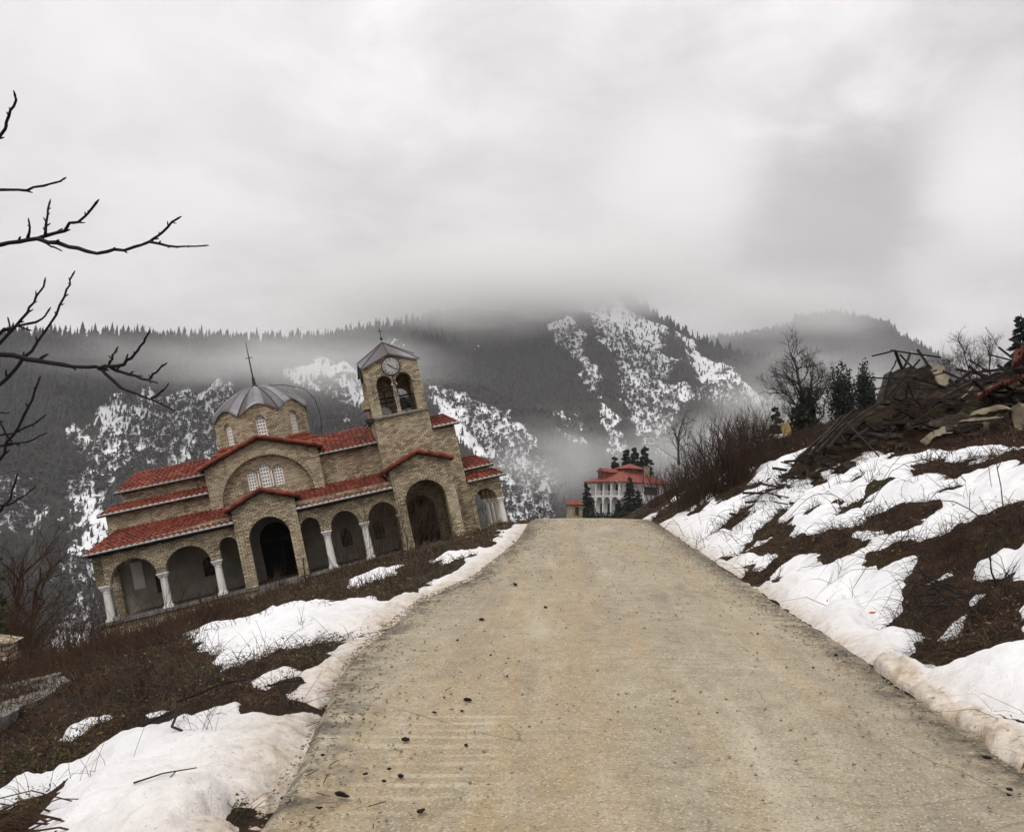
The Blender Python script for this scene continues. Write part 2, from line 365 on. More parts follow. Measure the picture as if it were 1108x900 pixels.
# ------------------------------------------------------------------ measured outlines on the ground (x, y in metres)
SNOW_L = [[(-3.08,5.4), (-3.08,5.74), (-2.83,5.65), (-2.68,5.57), (-2.62,5.75), (-2.49,5.97), (-2.33,6.04), (-2.31,6.28), (-2.1,6.19), (-1.98,6.17), (-1.85,5.9), (-1.69,5.94), (-1.55,5.91), (-1.37,6.15), (-1.26,6.16), (-1.25,5.92), (-1.17,5.61), (-1.09,5.13), (-1.13,4.86), (-1.21,4.68), (-1.18,4.58), (-1.2,4.45), (-1.16,4.27), (-1.17,4.16), (-1.05,3.74), (-0.84,3), (-1.78,3.19), (-2.46,4.59), (-2.58,4.97), (-2.62,5.25), (-2.58,5.4), (-2.71,5.54), (-2.78,5.42), (-2.87,5.26), (-2.89,5.08), (-2.85,4.78), (-3.16,5.1), (-3.22,5.37)], [(-1.61,6.44), (-1.57,6.91), (-1.7,7.24), (-1.79,7.52), (-1.62,8.04), (-1.47,9.1), (-1.3,9.2), (-1.41,10.35), (-1.24,12.24), (-0.75,12.82), (-0.65,11.97), (-0.91,10.75), (-1.08,10.25), (-1.23,9.06), (-1.11,8.72), (-1.23,8.45), (-1.29,8.2), (-1.39,7.61), (-1.33,6.97), (-1.32,6.57), (-1.36,6.28)], [(-5.57,15.07), (-5.34,16.25), (-4.4,14.81), (-5.3,18.82), (-4.45,17.8), (-3.1,15.37), (-2.88,13.08), (-2.15,11.94), (-1.54,11.28), (-1.32,10.27), (-1.48,9.27), (-1.9,9.02), (-2.13,8.73), (-2.4,8.46), (-2.71,8.48), (-2.68,8.21), (-2.84,8.53), (-2.89,8.84), (-3.26,9.49), (-3.75,10.66)], [(-3.78,20.06), (-3.32,20.87), (-2.71,20.47), (-2.43,18.79), (-2.93,18.6), (-3.37,18.63)], [(-0.75,13.84), (-0.56,15.42), (-0.09,17.56), (0.1,18.27), (0.13,16.97), (-0.08,15.16), (-0.4,13.57), (-0.58,12.99)], [(-1.94,19.67), (-1.39,18.45), (-0.97,16.96), (-0.65,17.9), (-0.52,17.43), (-0.92,15.97), (-1.22,15.55)], [(-3.45,6.75), (-3.42,7.03), (-3.33,7.06), (-3.22,7.1), (-3.15,6.87), (-3.22,6.82), (-3.29,6.63)], [(-2.61,6.47), (-2.56,6.53), (-2.5,6.45), (-2.54,6.36)], [(-2.03,6.91), (-1.9,7.18), (-1.8,7.28), (-1.72,7.11), (-1.84,6.94), (-1.88,6.68)], [(-1.53,17.21), (-1.54,18.57), (-1.21,16.76), (-1.24,15.85)], [(-0.02,20.08), (0.13,20.75), (0.19,19.61), (0.04,18.77)], [(0.29,22.51), (0.63,22.86), (0.37,21.41)]]
SNOW_R = [(2.55,1.83), (2.7,4.02), (2.76,4.82), (2.9,6.82), (3.03,8.81), (3.24,11.8), (3.45,14.8), (3.65,17.79), (3.86,20.78), (4.07,23.78), (4.27,26.77), (4.48,29.76), (5.68,31.59), (6.65,34.3), (6.82,32.12), (6.65,28.7), (6.67,25.22), (6.76,22.79), (7.01,22.38), (7.45,21.68), (7.42,19.89), (7.52,18.31), (6.63,15.11), (6.94,14.96), (7.55,15.36), (7.37,13.7), (7.09,12.28), (7.17,12), (6.95,9.98), (15,10), (9,2)]
HOLES_R = [[(3.49,14.94), (3.85,14.98), (4.59,16.09), (5.15,16.52), (5.31,16.1), (5,15.77), (4.67,15.31), (4.83,14.87), (4.43,13.75), (4.46,13.28), (4.61,13.11), (4.73,12.58), (4.82,12.19), (5.18,12.58), (5.14,11.91), (5.23,11.69), (5.15,11.04), (5.12,10.32), (4.9,10.21), (4.85,10.58), (4.72,10.86), (4.62,11.36), (4.5,11.47), (4.36,11.06), (4.32,10.66), (4.26,10.02), (4.51,9.96), (4.66,9.69), (4.78,9.69), (4.93,9.46), (5.07,9.24), (5.09,8.61), (4.72,8.01), (4.67,8.24), (4.54,8.26), (4.39,8.28), (4.32,8.12), (4.3,7.89), (4.01,7.6), (3.86,7.66), (3.7,7.48), (3.6,7.54), (3.64,7.91), (3.5,8.01), (3.5,8.38), (3.63,8.49), (3.84,8.6), (4.11,9), (4.26,9.46), (4.09,9.63), (4.08,9.97), (3.93,10.53), (3.79,10.3), (3.96,11.08), (4.05,11.57), (4.09,12.51), (3.69,12.11), (3.45,11.65), (3.23,11.4), (3.17,11.69), (3.21,12.32), (3.52,13.15)], [(6.28,13.91), (6.57,13.86), (6.89,13.94), (6.53,12.71), (6.7,12.47), (6.86,11.5), (6.19,10.39), (6.08,10.93), (5.87,10.95), (5.8,11.07), (5.82,11.64), (5.94,12.25), (6.15,13.1)], [(3.19,7.13), (3.43,7.48), (3.64,7.53), (3.63,7.21), (3.82,7.38), (4.02,7.54), (4.11,7.56), (4.29,7.84), (4.4,7.74), (4.26,7.27), (3.65,6.28), (3.57,6.43), (3.47,6.58), (3.33,6.67), (3.17,6.59), (3.12,6.77)], [(6.86,20.7), (6.91,19.02), (6.8,17.03), (6.48,16.56), (6.54,18.03), (6.51,19.66)], [(5.86,16.73), (5.89,15.83), (5.71,15.46), (5.69,16.09)], [(5.7,14.87), (5.98,15.18), (6.22,15.17), (6.23,14.78), (6.02,14.26), (5.79,14.27), (5.64,14.33)], [(6.06,16.27), (6.44,16.76), (6.59,16.52), (6.33,15.97), (6.06,15.78)], [(5.63,13.69), (5.77,13.44), (5.74,13.13), (5.59,13.04), (5.53,13.32)], [(5.26,14.17), (5.35,13.36), (5.27,12.2), (5.1,12.51), (5.09,13.51)], [(3.8,24.7), (5.37,31.24), (6.33,30.49), (7.53,31.94), (7.74,28.86), (6.55,22.79), (5.94,21.46), (5.83,18.89), (5.63,19.64), (5.56,20.54), (5.13,20.95), (4.91,21.63), (5.22,21.66), (5.37,23.21), (4.89,22.35), (4.35,21.45), (4.37,21.96), (4.93,23.77), (4.67,24.41), (4.32,24.09), (3.9,23.85)], [(4.99,19.04), (5.12,18.53), (4.85,17.95), (4.32,17.03), (4.15,17.57), (4.53,18.55)], [(3.41,9.62), (3.54,9.67), (3.67,9.64), (3.55,9.38), (3.48,9.51), (3.38,9.5)], [(3.44,11.66), (3.63,11.76), (3.59,11.48), (3.38,11.11), (3.33,11.29)], [(5.47,11.3), (5.53,11.06), (5.57,10.69), (5.47,10.54), (5.39,10.79)], [(4.84,14.47), (5.16,14.95), (5.3,14.53), (5.03,14.26), (4.81,14.12)], [(4.64,10.99), (4.81,10.78), (4.86,10.34), (4.72,9.99), (4.65,10.26), (4.62,10.75)], [(3.65,16.76), (3.84,17.16), (3.68,16.34), (3.54,16.03)], [(3.49,18.14), (3.6,18.3), (3.45,17.37), (3.35,17.21)]]
ISL_R = [[(3.56,12.92), (3.85,13.47), (4.06,13.37), (3.91,13.05), (3.6,12.68)], [(3.6,7.48), (3.74,7.43), (3.88,7.54), (4.13,7.78), (4.27,7.83), (4.21,7.71), (4.02,7.56), (3.83,7.35), (3.67,7.2), (3.59,7.27)]]
GUTTER = [(2.83,6.09), (2.88,5.7), (2.89,5.34), (2.91,5.06), (2.89,4.61), (3.09,4.92), (3.02,5.24), (2.98,5.55), (2.93,5.8)]
SLABS = [[(-5.54,9.94), (-5.51,10.67), (-4.84,9.74), (-4.56,8.6), (-4.61,8.3)], [(-8.35,14.44), (-7.47,14.75), (-5.6,10.89), (-5.75,10.36), (-5.64,9.77)], [(-8.6,15.88), (-11.15,23.03), (-6.87,13.99), (-7.49,14.5)], [(-5.32,8.91), (-5.14,9.21), (-4.7,8.62), (-4.49,7.94), (-4.61,7.74)]]
def sdist(px, py, poly):
    """signed distance to a polygon, positive inside"""
    P_ = np.asarray(poly, float); Q = np.roll(P_, -1, 0)
    d = np.full(px.shape, 1e9); ins = np.zeros(px.shape, bool)
    for (ax, ay), (bx, by) in zip(P_, Q):
        ex, ey = bx - ax, by - ay; L = ex * ex + ey * ey + 1e-12
        h = np.clip(((px - ax) * ex + (py - ay) * ey) / L, 0, 1)
        d = np.minimum(d, np.hypot(px - ax - h * ex, py - ay - h * ey))
        c = (ay > py) != (by > py)
        with np.errstate(divide='ignore', invalid='ignore'):
            ins ^= c & (px < (bx - ax) * (py - ay) / (by - ay + 1e-18) + ax)
    return np.where(ins, d, -d)
def near(px, py, poly, pad=1.5):
    P_ = np.asarray(poly, float)
    return (px > P_[:, 0].min() - pad) & (px < P_[:, 0].max() + pad) & (py > P_[:, 1].min() - pad) & (py < P_[:, 1].max() + pad)
def sd_in(px, py, poly):
    out = np.full(px.shape, -9.0); m = near(px, py, poly)
    if m.any(): out[m] = sdist(px[m], py[m], poly)
    return out
def snow_left(px, py):
    d = np.full(px.shape, -9.0)
    for p in SNOW_L: d = np.maximum(d, sd_in(px, py, p))
    s0, t0 = st(px, py); strip = .24 - np.abs(road_left(s0) - t0 - .30) + .30 * fbm(s0 * .9, t0 * .9, 4, 171); d = np.maximum(d, np.where((s0 > 8.5) & (s0 < 25), np.minimum(strip, .3), -9))
    rr = np.hypot(px, py); n = 0.05 + .010 * rr
    d = d + n * 0.85 * fbm(px * 2.2, py * 2.2, 5, 40) + .03 * fbm(px * 9, py * 9, 3, 44)
    d = d - .9 * np.maximum(0, fbm(px * 1.6, py * 1.6, 4, 47) - .30)
    s, t = st(px, py)
    patch = (fbm(px * .55, py * .4, 4, 71) - .33) * 1.2
    far = sm(rr, 26, 34) * sm(-t, 2.2, 3.5)
    return np.maximum(d, np.where(far > 0, patch - (1 - far) * 2, -9))
def snow_right(px, py):
    d = sdist(px, py, SNOW_R)
    for p in HOLES_R: d = np.minimum(d, -sd_in(px, py, p))
    d = np.where(d < 0, np.maximum(d, np.minimum(1.1 * (fbm(px * 1.1 + py * .5, py * .8, 5, 59) - .40), sd_in(px, py, SNOW_R) + .0)), d)
    for p in ISL_R: d = np.maximum(d, sd_in(px, py, p))
    d = np.minimum(d, -sd_in(px, py, GUTTER))
    rr = np.hypot(px, py); s, t = st(px, py)
    n = 0.05 + .008 * rr
    d = d + n * 1.5 * fbm(s * 2.3 + t * .8, t * 1.2, 5, 50) * sm(t, 2.6, 3.6) + .035 * fbm(px * 8, py * 8, 3, 54)
    d = d - 1.6 * np.maximum(0, fbm(s * 1.5 + t * .7, t * .9, 4, 57) - .24) * sm(t, 3.0, 4.0)
    patch = (fbm(px * .30, py * .30, 4, 81) - .12) * 2.0
    far = sm(s, 40, 70) * sm(t, 9, 14)
    return np.maximum(d, np.where(far > 0, patch - (1 - far) * 3, -9))

# ------------------------------------------------------------------ ground: one sheet, fine near the camera, out to the horizon
def polar(az, rr):
    A_, R_ = np.meshgrid(np.radians(az), rr); return R_ * np.sin(A_), R_ * np.cos(A_)
def grid_faces(nr, na, wrap=False):
    i, j = np.meshgrid(np.arange(nr - 1), np.arange(na if wrap else na - 1), indexing='ij')
    j2 = (j + 1) % na
    return np.stack([i * na + j, i * na + j2, (i + 1) * na + j2, (i + 1) * na + j], -1).reshape(-1, 4)[:, ::-1]
az = np.concatenate([np.arange(-180, -46, 4.0), np.arange(-46, 44, .16), np.arange(44, 180, 4.0)])
rr = np.concatenate([[.25, .6, 1.0], np.geomspace(1.5, 170, 400), np.geomspace(178, 7000, 40)])
gx, gy = polar(az, rr)
gzz = ground_z(gx, gy) + rough(gx, gy)
gv = np.stack([gx, gy, gzz], -1).reshape(-1, 3); gf = grid_faces(len(rr), len(az), True)
kind(np_mesh('ground', gv, gf, 'dirt', smooth=True), 'structure')

# road strip, edges a little ragged
ss = np.concatenate([np.arange(-6, 34, .16), np.arange(34, 130, 1.5)]); tt = np.linspace(0, 1, 61)
S_, T_ = np.meshgrid(ss, tt, indexing='ij')
el_ = road_left(S_) + .05 * fbm(S_ * .9, S_ * 0 + 3, 4, 5); er_ = TR + .10 + .07 * fbm(S_ * .8, S_ * 0 + 8, 4, 6)
er_ = er_ + 1.1 * sm(-S_, -6.6, -3.2)                              # widens into the gutter beyond the ridge of dirty snow
TT = el_ + (er_ - el_) * T_
X_, Y_ = xy(S_, TT)
Z_ = road_z(np.minimum(S_, 140.)) - Z0 + .022 * fbm(S_ * .5, TT * .9, 4, 31) + .03 * (1 - ((TT - .45) / 1.9) ** 2) - .005
Z_ = Z_ - .07 * sm(np.abs(T_ - .5), .485, .5)
ro = np_mesh('road', np.stack([X_, Y_, Z_], -1).reshape(-1, 3), grid_faces(len(ss), len(tt)), 'road', smooth=True)
kind(ro, 'structure')
ul = ro.data.uv_layers.new(name='UVMap'); vi = np.empty(len(ro.data.loops), np.int32); ro.data.loops.foreach_get('vertex_index', vi)
ul.data.foreach_set('uv', np.stack([TT, S_], -1).reshape(-1, 2)[vi].astype(np.float32).ravel())
fattr(ro, 'edge', np.maximum(sm(-(TT - el_), -.55, -.02), sm(TT, TR - .42, TR)))

# ------------------------------------------------------------------ snow lying on the verge and on the bank
def snow_sheet(name, az, rr, fn, h, wd, dirtfn):
    x, y = polar(az, rr); d = fn(x, y); r = np.hypot(x, y)
    w = wd * (1 + .03 * r)
    th = np.where(d > 0, h * (1 - np.exp(-np.maximum(d, 0) / w)), d * (h / w))
    th = th + np.where(d > 0, .075 * fbm(x * 1.6, y * 1.6, 4, 61) * np.clip(d / .3, 0, 1), 0)
    th = th + np.where(d > 0, .034 * fbm(x * 5, y * 5, 4, 63) * np.clip(d / .25, 0, 1), 0); th = np.maximum(th, -.35)
    z = ground_z(x, y) + rough(x, y) * np.where(d > 0, .35 + .65 * np.exp(-np.maximum(d, 0) / .3), 1.0) + th + .012
    f = grid_faces(len(rr), len(az)); keep = (th.reshape(-1)[f] > -.30).any(1); f = f[keep]
    used = np.unique(f); mp = np.zeros(x.size, np.int64); mp[used] = np.arange(len(used))
    v = np.stack([x, y, z], -1).reshape(-1, 3)[used]
    o = np_mesh(name, v, mp[f], 'snow', smooth=True); fattr(o, 'dirt', dirtfn(x, y).reshape(-1)[used])
    return kind(o, 'stuff')
def dirt_l(x, y):
    s, t = st(x, y); return np.clip(np.exp(-np.maximum(road_left(s) - t, 0) / .42) * 1.05 + .10 * np.exp(-np.maximum(road_left(s) - t, 0) / 1.4), 0, 1)
def dirt_r(x, y):
    s, t = st(x, y); return np.clip(np.exp(-np.maximum(t - TR - .05, 0) / .22) * .95, 0, 1)
snow_sheet('snow', np.arange(-44, 3.0, .13), np.geomspace(2.0, 60, 430), snow_left, .14, .26, dirt_l)
snow_sheet('snow', np.arange(0, 42, .13), np.geomspace(2.6, 165, 480), snow_right, .15, .24, dirt_r)

# ------------------------------------------------------------------ the mountains across the valley
RIDGE = np.array([(-46.31, 9.2), (-39.58, 9.9), (-33.02, 9.93), (-31.23, 10.28), (-28.41, 10.67), (-25.42, 11.01), (-21.18, 11.18), (-17.83, 11.24), (-15.53, 11.31), (-12.88, 11.62), (-9.58, 12.29), (-7.13, 12.85), (-4.65, 13.45), (-2.14, 14.03), (0.38, 14.53), (2.9, 14.81), (6.04, 14.99), (7.41, 14.77), (8.51, 14.07), (10.02, 13.06), (12.11, 11.77), (13.87, 10.86), (16.19, 10.21), (18.45, 9.62), (20.64, 8.86), (23.27, 7.57), (25.79, 6.31), (30.87, 4.42), (38.75, 2.87)])
RIDGE_FAR = np.array([(5.34, 8.56), (9.04, 9.59), (11.49, 10.9), (13.3, 11.6), (15.08, 11.81), (17.41, 12.08), (19.12, 12.37), (20.8, 12.53), (22.42, 12.17), (23.99, 11.53), (26.0, 10.29), (27.43, 9.07), (28.83, 7.98), (30.99, 6.32), (38.86, 4.3)])
SNOWFIELDS = [(1.0, [(-342, 1179), (-314, 1232), (-287, 1260), (-223, 1267), (-189, 1147), (-210, 1115), (-249, 1126), (-300, 1132), (-328, 1143)]), (0.88, [(-117, 1227), (-94, 1262), (-74, 1268), (-18, 1232), (26, 1185), (52, 1117), (57, 1039), (48, 983), (-13, 912), (-38, 1060), (-88, 1110)]), (0.62, [(-249, 1126), (-189, 1134), (-178, 1075), (-244, 1055)]), (0.72, [(-478, 901), (-483, 1004), (-459, 1072), (-398, 1129), (-328, 1143), (-310, 1084), (-343, 1013), (-344, 959), (-402, 884), (-364, 798), (-329, 706), (-351, 697), (-402, 782), (-423, 828)]), (0.6, [(-549, 833), (-524, 879), (-503, 926), (-454, 861), (-448, 803), (-492, 754)]), (0.66, [(-409, 779), (-390, 843), (-318, 699), (-357, 663)]), (1.0, [(-487, 1019), (-481, 1040), (-474, 1039), (-468, 1022), (-470, 999)]), (0.75, [(-490, 967), (-479, 979), (-472, 959), (-477, 945)]), (0.95, [(138, 1848), (110, 1727), (77, 1673), (79, 1584), (98, 1528), (118, 1475), (122, 1404), (133, 1356), (134, 1269), (141, 1212), (159, 1212), (161, 1270), (153, 1312), (153, 1387), (156, 1469), (143, 1532), (133, 1609), (138, 1711), (168, 1786)]), (0.9, [(126, 1792), (176, 1865), (225, 1842), (247, 1758), (223, 1649), (171, 1635), (140, 1688)]), (0.72, [(246, 1778), (327, 1799), (286, 1658), (242, 1628)]), (0.78, [(351, 1771), (381, 1778), (408, 1692), (427, 1595), (439, 1488), (413, 1423), (338, 1442), (282, 1400), (235, 1344), (214, 1374), (285, 1505), (346, 1572), (340, 1658)]), (0.72, [(161, 1713), (245, 1647), (337, 1620), (273, 1433), (187, 1277), (167, 1357), (172, 1490)]), (0.85, [(204, 1316), (228, 1304), (221, 1225), (198, 1228)]), (0.6, [(-85, 1445), (-55, 1490), (-50, 1432), (-62, 1365), (-72, 1379)]), (0.45, [(-107, 1336), (-78, 1337), (-65, 1240), (-99, 1236)]), (0.5, [(50, 1297), (125, 1342), (128, 1243), (59, 1196)]), (0.74, [(224, 1516), (272, 1506), (266, 1359), (217, 1254), (187, 1277)]), (0.74, [(145, 1784), (206, 1769), (252, 1695), (243, 1527), (171, 1389), (163, 1488)]), (0.5, [(-16, 1642), (39, 1709), (46, 1638), (9, 1502), (-14, 1518)]), (0.5, [(-202, 1382), (-176, 1417), (-161, 1355), (-185, 1315)]), (0.5, [(155, 1645), (179, 1625), (160, 1298), (174, 1194), (136, 1193)]), (0.5, [(230, 1286), (297, 1333), (366, 1376), (451, 1406), (397, 1246), (213, 1197)])]
def mountain_rz(a, t):
    E = np.interp(a, RIDGE[:, 0], RIDGE[:, 1])
    Rr = np.interp(a, [-50, -16, -8, 3, 8, 20, 40], [1300, 1300, 1450, 1850, 1900, 1700, 1500])
    Rf = np.interp(a, [-50, -6, 0, 5, 40], [740, 760, 900, 1050, 1000])
    zf = np.interp(a, [-50, -20, -6, 0, 4, 40], [-112, -110, -80, -20, -8, -5])
    zr = np.tan(np.radians(E)) * Rr + 1.6
    tc = np.minimum(t, 1.0)
    r = Rf + (Rr - Rf) * t; z = zf + (zr - zf) * np.maximum(tc, 0) ** 1.05
    z = np.where(t > 1, z - (t - 1) * 900, z); z = np.where(t < 0, z + t * 300, z)
    x = r * np.sin(np.radians(a)); y = r * np.cos(np.radians(a))
    bell = np.clip(tc * (1 - tc) * 4, 0, 1)
    gul = fbm(a * .55 + 2, tc * 1.2, 4, 12)
    z = z + bell * (26 * gul + 10 * fbm(x * .012, y * .012, 4, 15))
    return x, y, z
def field(x, y):
    m = np.zeros(x.shape); e = 38 * fbm(x * .016, y * .010, 5, 33) + 10 * fbm(x * .07, y * .05, 2, 36)
    for wgt, p in SNOWFIELDS:
        b = near(x, y, p, 60)
        if b.any():
            d = sdist(x[b], y[b], p) + e[b]; m[b] = np.maximum(m[b], wgt * sm(d, -16, 18))
    return m
def far_rz(a, t):
    E = np.interp(a, RIDGE_FAR[:, 0], RIDGE_FAR[:, 1]); Rr, Rf = 2700., 1950.
    zr = np.tan(np.radians(E)) * Rr + 1.6; tc = np.minimum(t, 1.0)
    r = Rf + (Rr - Rf) * t; z = -40 + (zr + 40) * np.maximum(tc, 0)
    z = np.where(t > 1, z - (t - 1) * 900, z); z = np.where(t < 0, z + t * 300, z)
    x = r * np.sin(np.radians(a)); y = r * np.cos(np.radians(a))
    return x, y, z + np.clip(tc * (1 - tc) * 4, 0, 1) * 40 * fbm(a * .4 + 9, tc, 3, 22)
def mountain(name, fn, a0, a1, da, nt, fieldfn):
    a = np.arange(a0, a1, da); t = np.linspace(-.12, 1.12, nt); A_, T2 = np.meshgrid(a, t)
    x, y, z = fn(A_, T2); o = np_mesh(name, np.stack([x, y, z], -1).reshape(-1, 3), grid_faces(nt, len(a)), 'mountain', smooth=True)
    fattr(o, 'snow', fieldfn(x, y)); return kind(o, 'structure')
mountain('mountain', mountain_rz, -50, 44, .13, 190, field)
farfield = lambda x, y: .42 * sm(fbm(x * .004, y * .004, 3, 77), .05, .3)
mountain('far_mountain', far_rz, -2, 44, .25, 90, farfield)

def forest(name, fn, fieldfn, n, a0, a1, t0, t1, hmin, hmax):
    a = rng.uniform(a0, a1, n); t = t0 + (t1 - t0) * rng.uniform(0, 1, n) ** .9
    x, y, z = fn(a, t); f = fieldfn(x, y)
    clump = .5 + .5 * fbm(x * .03, y * .03, 3, 91)
    keep = rng.uniform(0, 1, n) > np.where(f > .08, np.clip(f * .72 + .5 * (.5 - clump) + .12, 0, .97), 0.0)
    x, y, z, f = x[keep], y[keep], z[keep], f[keep]; n = len(x)
    h = rng.uniform(hmin, hmax, n) * (.45 + .85 * rng.uniform(0, 1, n) ** 1.6) * np.where(f > .1, .55, 1.0)
    w = h * rng.uniform(.13, .29, n)
    K = 5; tiers = [(0.08, 1.0, .55), (.30, .78, .80), (.58, .50, 1.0)]
    V = []; Fs = []; base = 0
    for zb, rw, zt in tiers:
        ang = rng.uniform(0, 2 * PI, (n, 1)) + np.arange(K) * 2 * PI / K
        rad = w[:, None] * rw * rng.uniform(.6, 1.25, (n, K))
        ring = np.stack([x[:, None] + rad * np.cos(ang), y[:, None] + rad * np.sin(ang), z[:, None] + h[:, None] * (zb + rng.uniform(-.05, .05, (n, K)))], -1)
        tip = np.stack([x, y, z + h * zt], -1)[:, None]
        V.append(np.concatenate([ring, tip], 1).reshape(-1, 3))
        q = np.arange(K); tri = np.stack([q, (q + 1) % K, np.full(K, K)], -1)
        Fs.append((np.arange(n)[:, None, None] * (K + 1) + tri[None] + base).reshape(-1, 3)); base += n * (K + 1)
    return kind(np_mesh(name, np.vstack(V), np.vstack(Fs), 'forest'), 'stuff')
forest('forest', mountain_rz, field, 52000, -46, 34, .0, 1.015, 11, 19)
def bare_wood(name, n, a0, a1, t0, t1):
    a = rng.uniform(a0, a1, n); t = t0 + (t1 - t0) * rng.uniform(0, 1, n); x, y, z = mountain_rz(a, t); f = field(x, y)
    keep = (fbm(x * .012, y * .012, 3, 95) + .25 * f > .02); x, y, z = x[keep], y[keep], z[keep]; n = len(x); h = rng.uniform(5, 11, n); w = h * rng.uniform(.28, .5, n); K = 6
    ring = []
    for zz, rw in ((.25, .35), (.5, 1.0), (.78, .75)):
        g = rng.uniform(0, 6.28, (n, 1)) + np.arange(K) * 2 * PI / K; rad = w[:, None] * rw * rng.uniform(.35, 1.3, (n, K))
        ring.append(np.stack([x[:, None] + rad * np.cos(g), y[:, None] + rad * np.sin(g), z[:, None] + h[:, None] * (zz + rng.uniform(-.12, .12, (n, K)))], -1))
    V = np.concatenate(ring, 1).reshape(-1, 3); q = np.arange(K); F = []
    for r_ in range(2): F.append(np.stack([r_ * K + q, r_ * K + (q + 1) % K, (r_ + 1) * K + q], -1))
    return kind(np_mesh(name, V, (np.arange(n)[:, None, None] * 3 * K + np.concatenate(F)[None]).reshape(-1, 3), 'bare_wood'), 'stuff')
bare_wood('bare_woodland', 26000, -46, 28, .0, .75)
forest('far_forest', far_rz, farfield, 30000, 5, 34, .40, 1.015, 17, 30)

# ------------------------------------------------------------------ air: an even haze and the banks of mist that hang on the slopes
def volume(name, dens, color=(.9, .9, .92)):
    m = bpy.data.materials.new(name); m.use_nodes = True; nt = m.node_tree; nt.nodes.clear()
    o = nt.nodes.new('ShaderNodeOutputMaterial'); v = nt.nodes.new('ShaderNodeVolumePrincipled')
    v.inputs['Density'].default_value = dens; v.inputs['Color'].default_value = (*color, 1); v.inputs['Anisotropy'].default_value = .2
    nt.links.new(v.outputs[0], o.inputs['Volume']); return m
hz = MB().box(-2600, 2600, -400, 3300, -131, 760).build('haze', volume('haze_air', .00012)); kind(hz, 'stuff')
MIST = [
 ((-340, 1060, 195), (230, 150, 60), .0042, 15), ((-240, 1090, 195), (260, 160, 80), .008, 10), ((-470, 1010, 195), (160, 110, 40), .004, 15),
 ((45, 1040, 60), (120, 100, 75), .012, 0), ((190, 1120, 75), (210, 130, 70), .008, 0), ((350, 1200, 115), (250, 150, 85), .008, 0), ((500, 1330, 190), (260, 160, 120), .009, 0),
 ((-150, 1400, 378), (520, 230, 115), .011, -12), ((60, 1600, 462), (470, 230, 130), .018, -5), ((-30, 1560, 418), (320, 150, 62), .022, 0), ((105, 1740, 505), (200, 110, 50), .010, 0), ((230, 1800, 540), (330, 200, 80), .006, 0), ((560, 2250, 560), (330, 250, 160), .0045, 0), ((800, 2250, 560), (420, 250, 150), .0055, 0)]
def mist_mat(dens, off):
    k = NM('mist'); nt_ = k.nt; nt_.nodes.remove(k.b); o = k.obj()
    rad = k.n('VectorMath', {0: o}, operation='LENGTH').outputs['Value']
    nz_ = k.noise(k.map(o, (1.0, 1.0, 1.0), (off, off * .7, 0)), 1.5, 4, .6)
    e = k.math('ADD', k.math('SUBTRACT', 1.0, rad), k.math('MULTIPLY', k.math('SUBTRACT', nz_, .56), 1.7))
    e = k.math('MULTIPLY', k.ramp(e, [(.0, 0.0), (.35, .35), (.75, 1.0)]), k.ramp(rad, [(.55, 1.0), (.98, 0.0)]))
    v = k.n('VolumePrincipled', {'Density': k.math('MULTIPLY', e, dens), 'Color': (1.0, 1.0, 1.0), 'Anisotropy': .0})
    nt_.links.new(v.outputs[0], k.out.inputs['Volume']); return k.m
def mist(loc, size, dens, rz=0):
    bm = bmesh.new(); bmesh.ops.create_icosphere(bm, subdivisions=3, radius=1.02); me = bpy.data.meshes.new('mist_bank')
    bm.to_mesh(me); bm.free(); me.polygons.foreach_set('use_smooth', [True] * len(me.polygons))
    me.materials.append(mist_mat(dens, random.uniform(0, 50)))
    o = bpy.data.objects.new('mist_bank', me); COL.objects.link(o); o.location = loc; o.scale = size; o.rotation_euler = (0, 0, R(rz)); kind(o, 'stuff')
for m_ in MIST: mist(*m_)

# ------------------------------------------------------------------ overcast sky, sun behind the cloud, camera
SUN_EL, SUN_AZ = R(50), R(-148)
w = bpy.data.worlds.new('World'); sc.world = w; w.use_nodes = True; nt = w.node_tree; nt.nodes.clear()
class WM(NM):
    def __init__(s): s.nt = nt; s.tc = nt.nodes.new('ShaderNodeTexCoord')
k = WM(); out = nt.nodes.new('ShaderNodeOutputWorld'); bg = nt.nodes.new('ShaderNodeBackground')
sky = k.n('TexSky', sky_type='NISHITA', sun_disc=False, sun_elevation=SUN_EL, sun_rotation=SUN_AZ)
dirv = k.tc.outputs['Generated']
sep = k.n('SeparateXYZ', {'Vector': dirv}); zc = k.math('MAXIMUM', sep.outputs[2], 0.02)
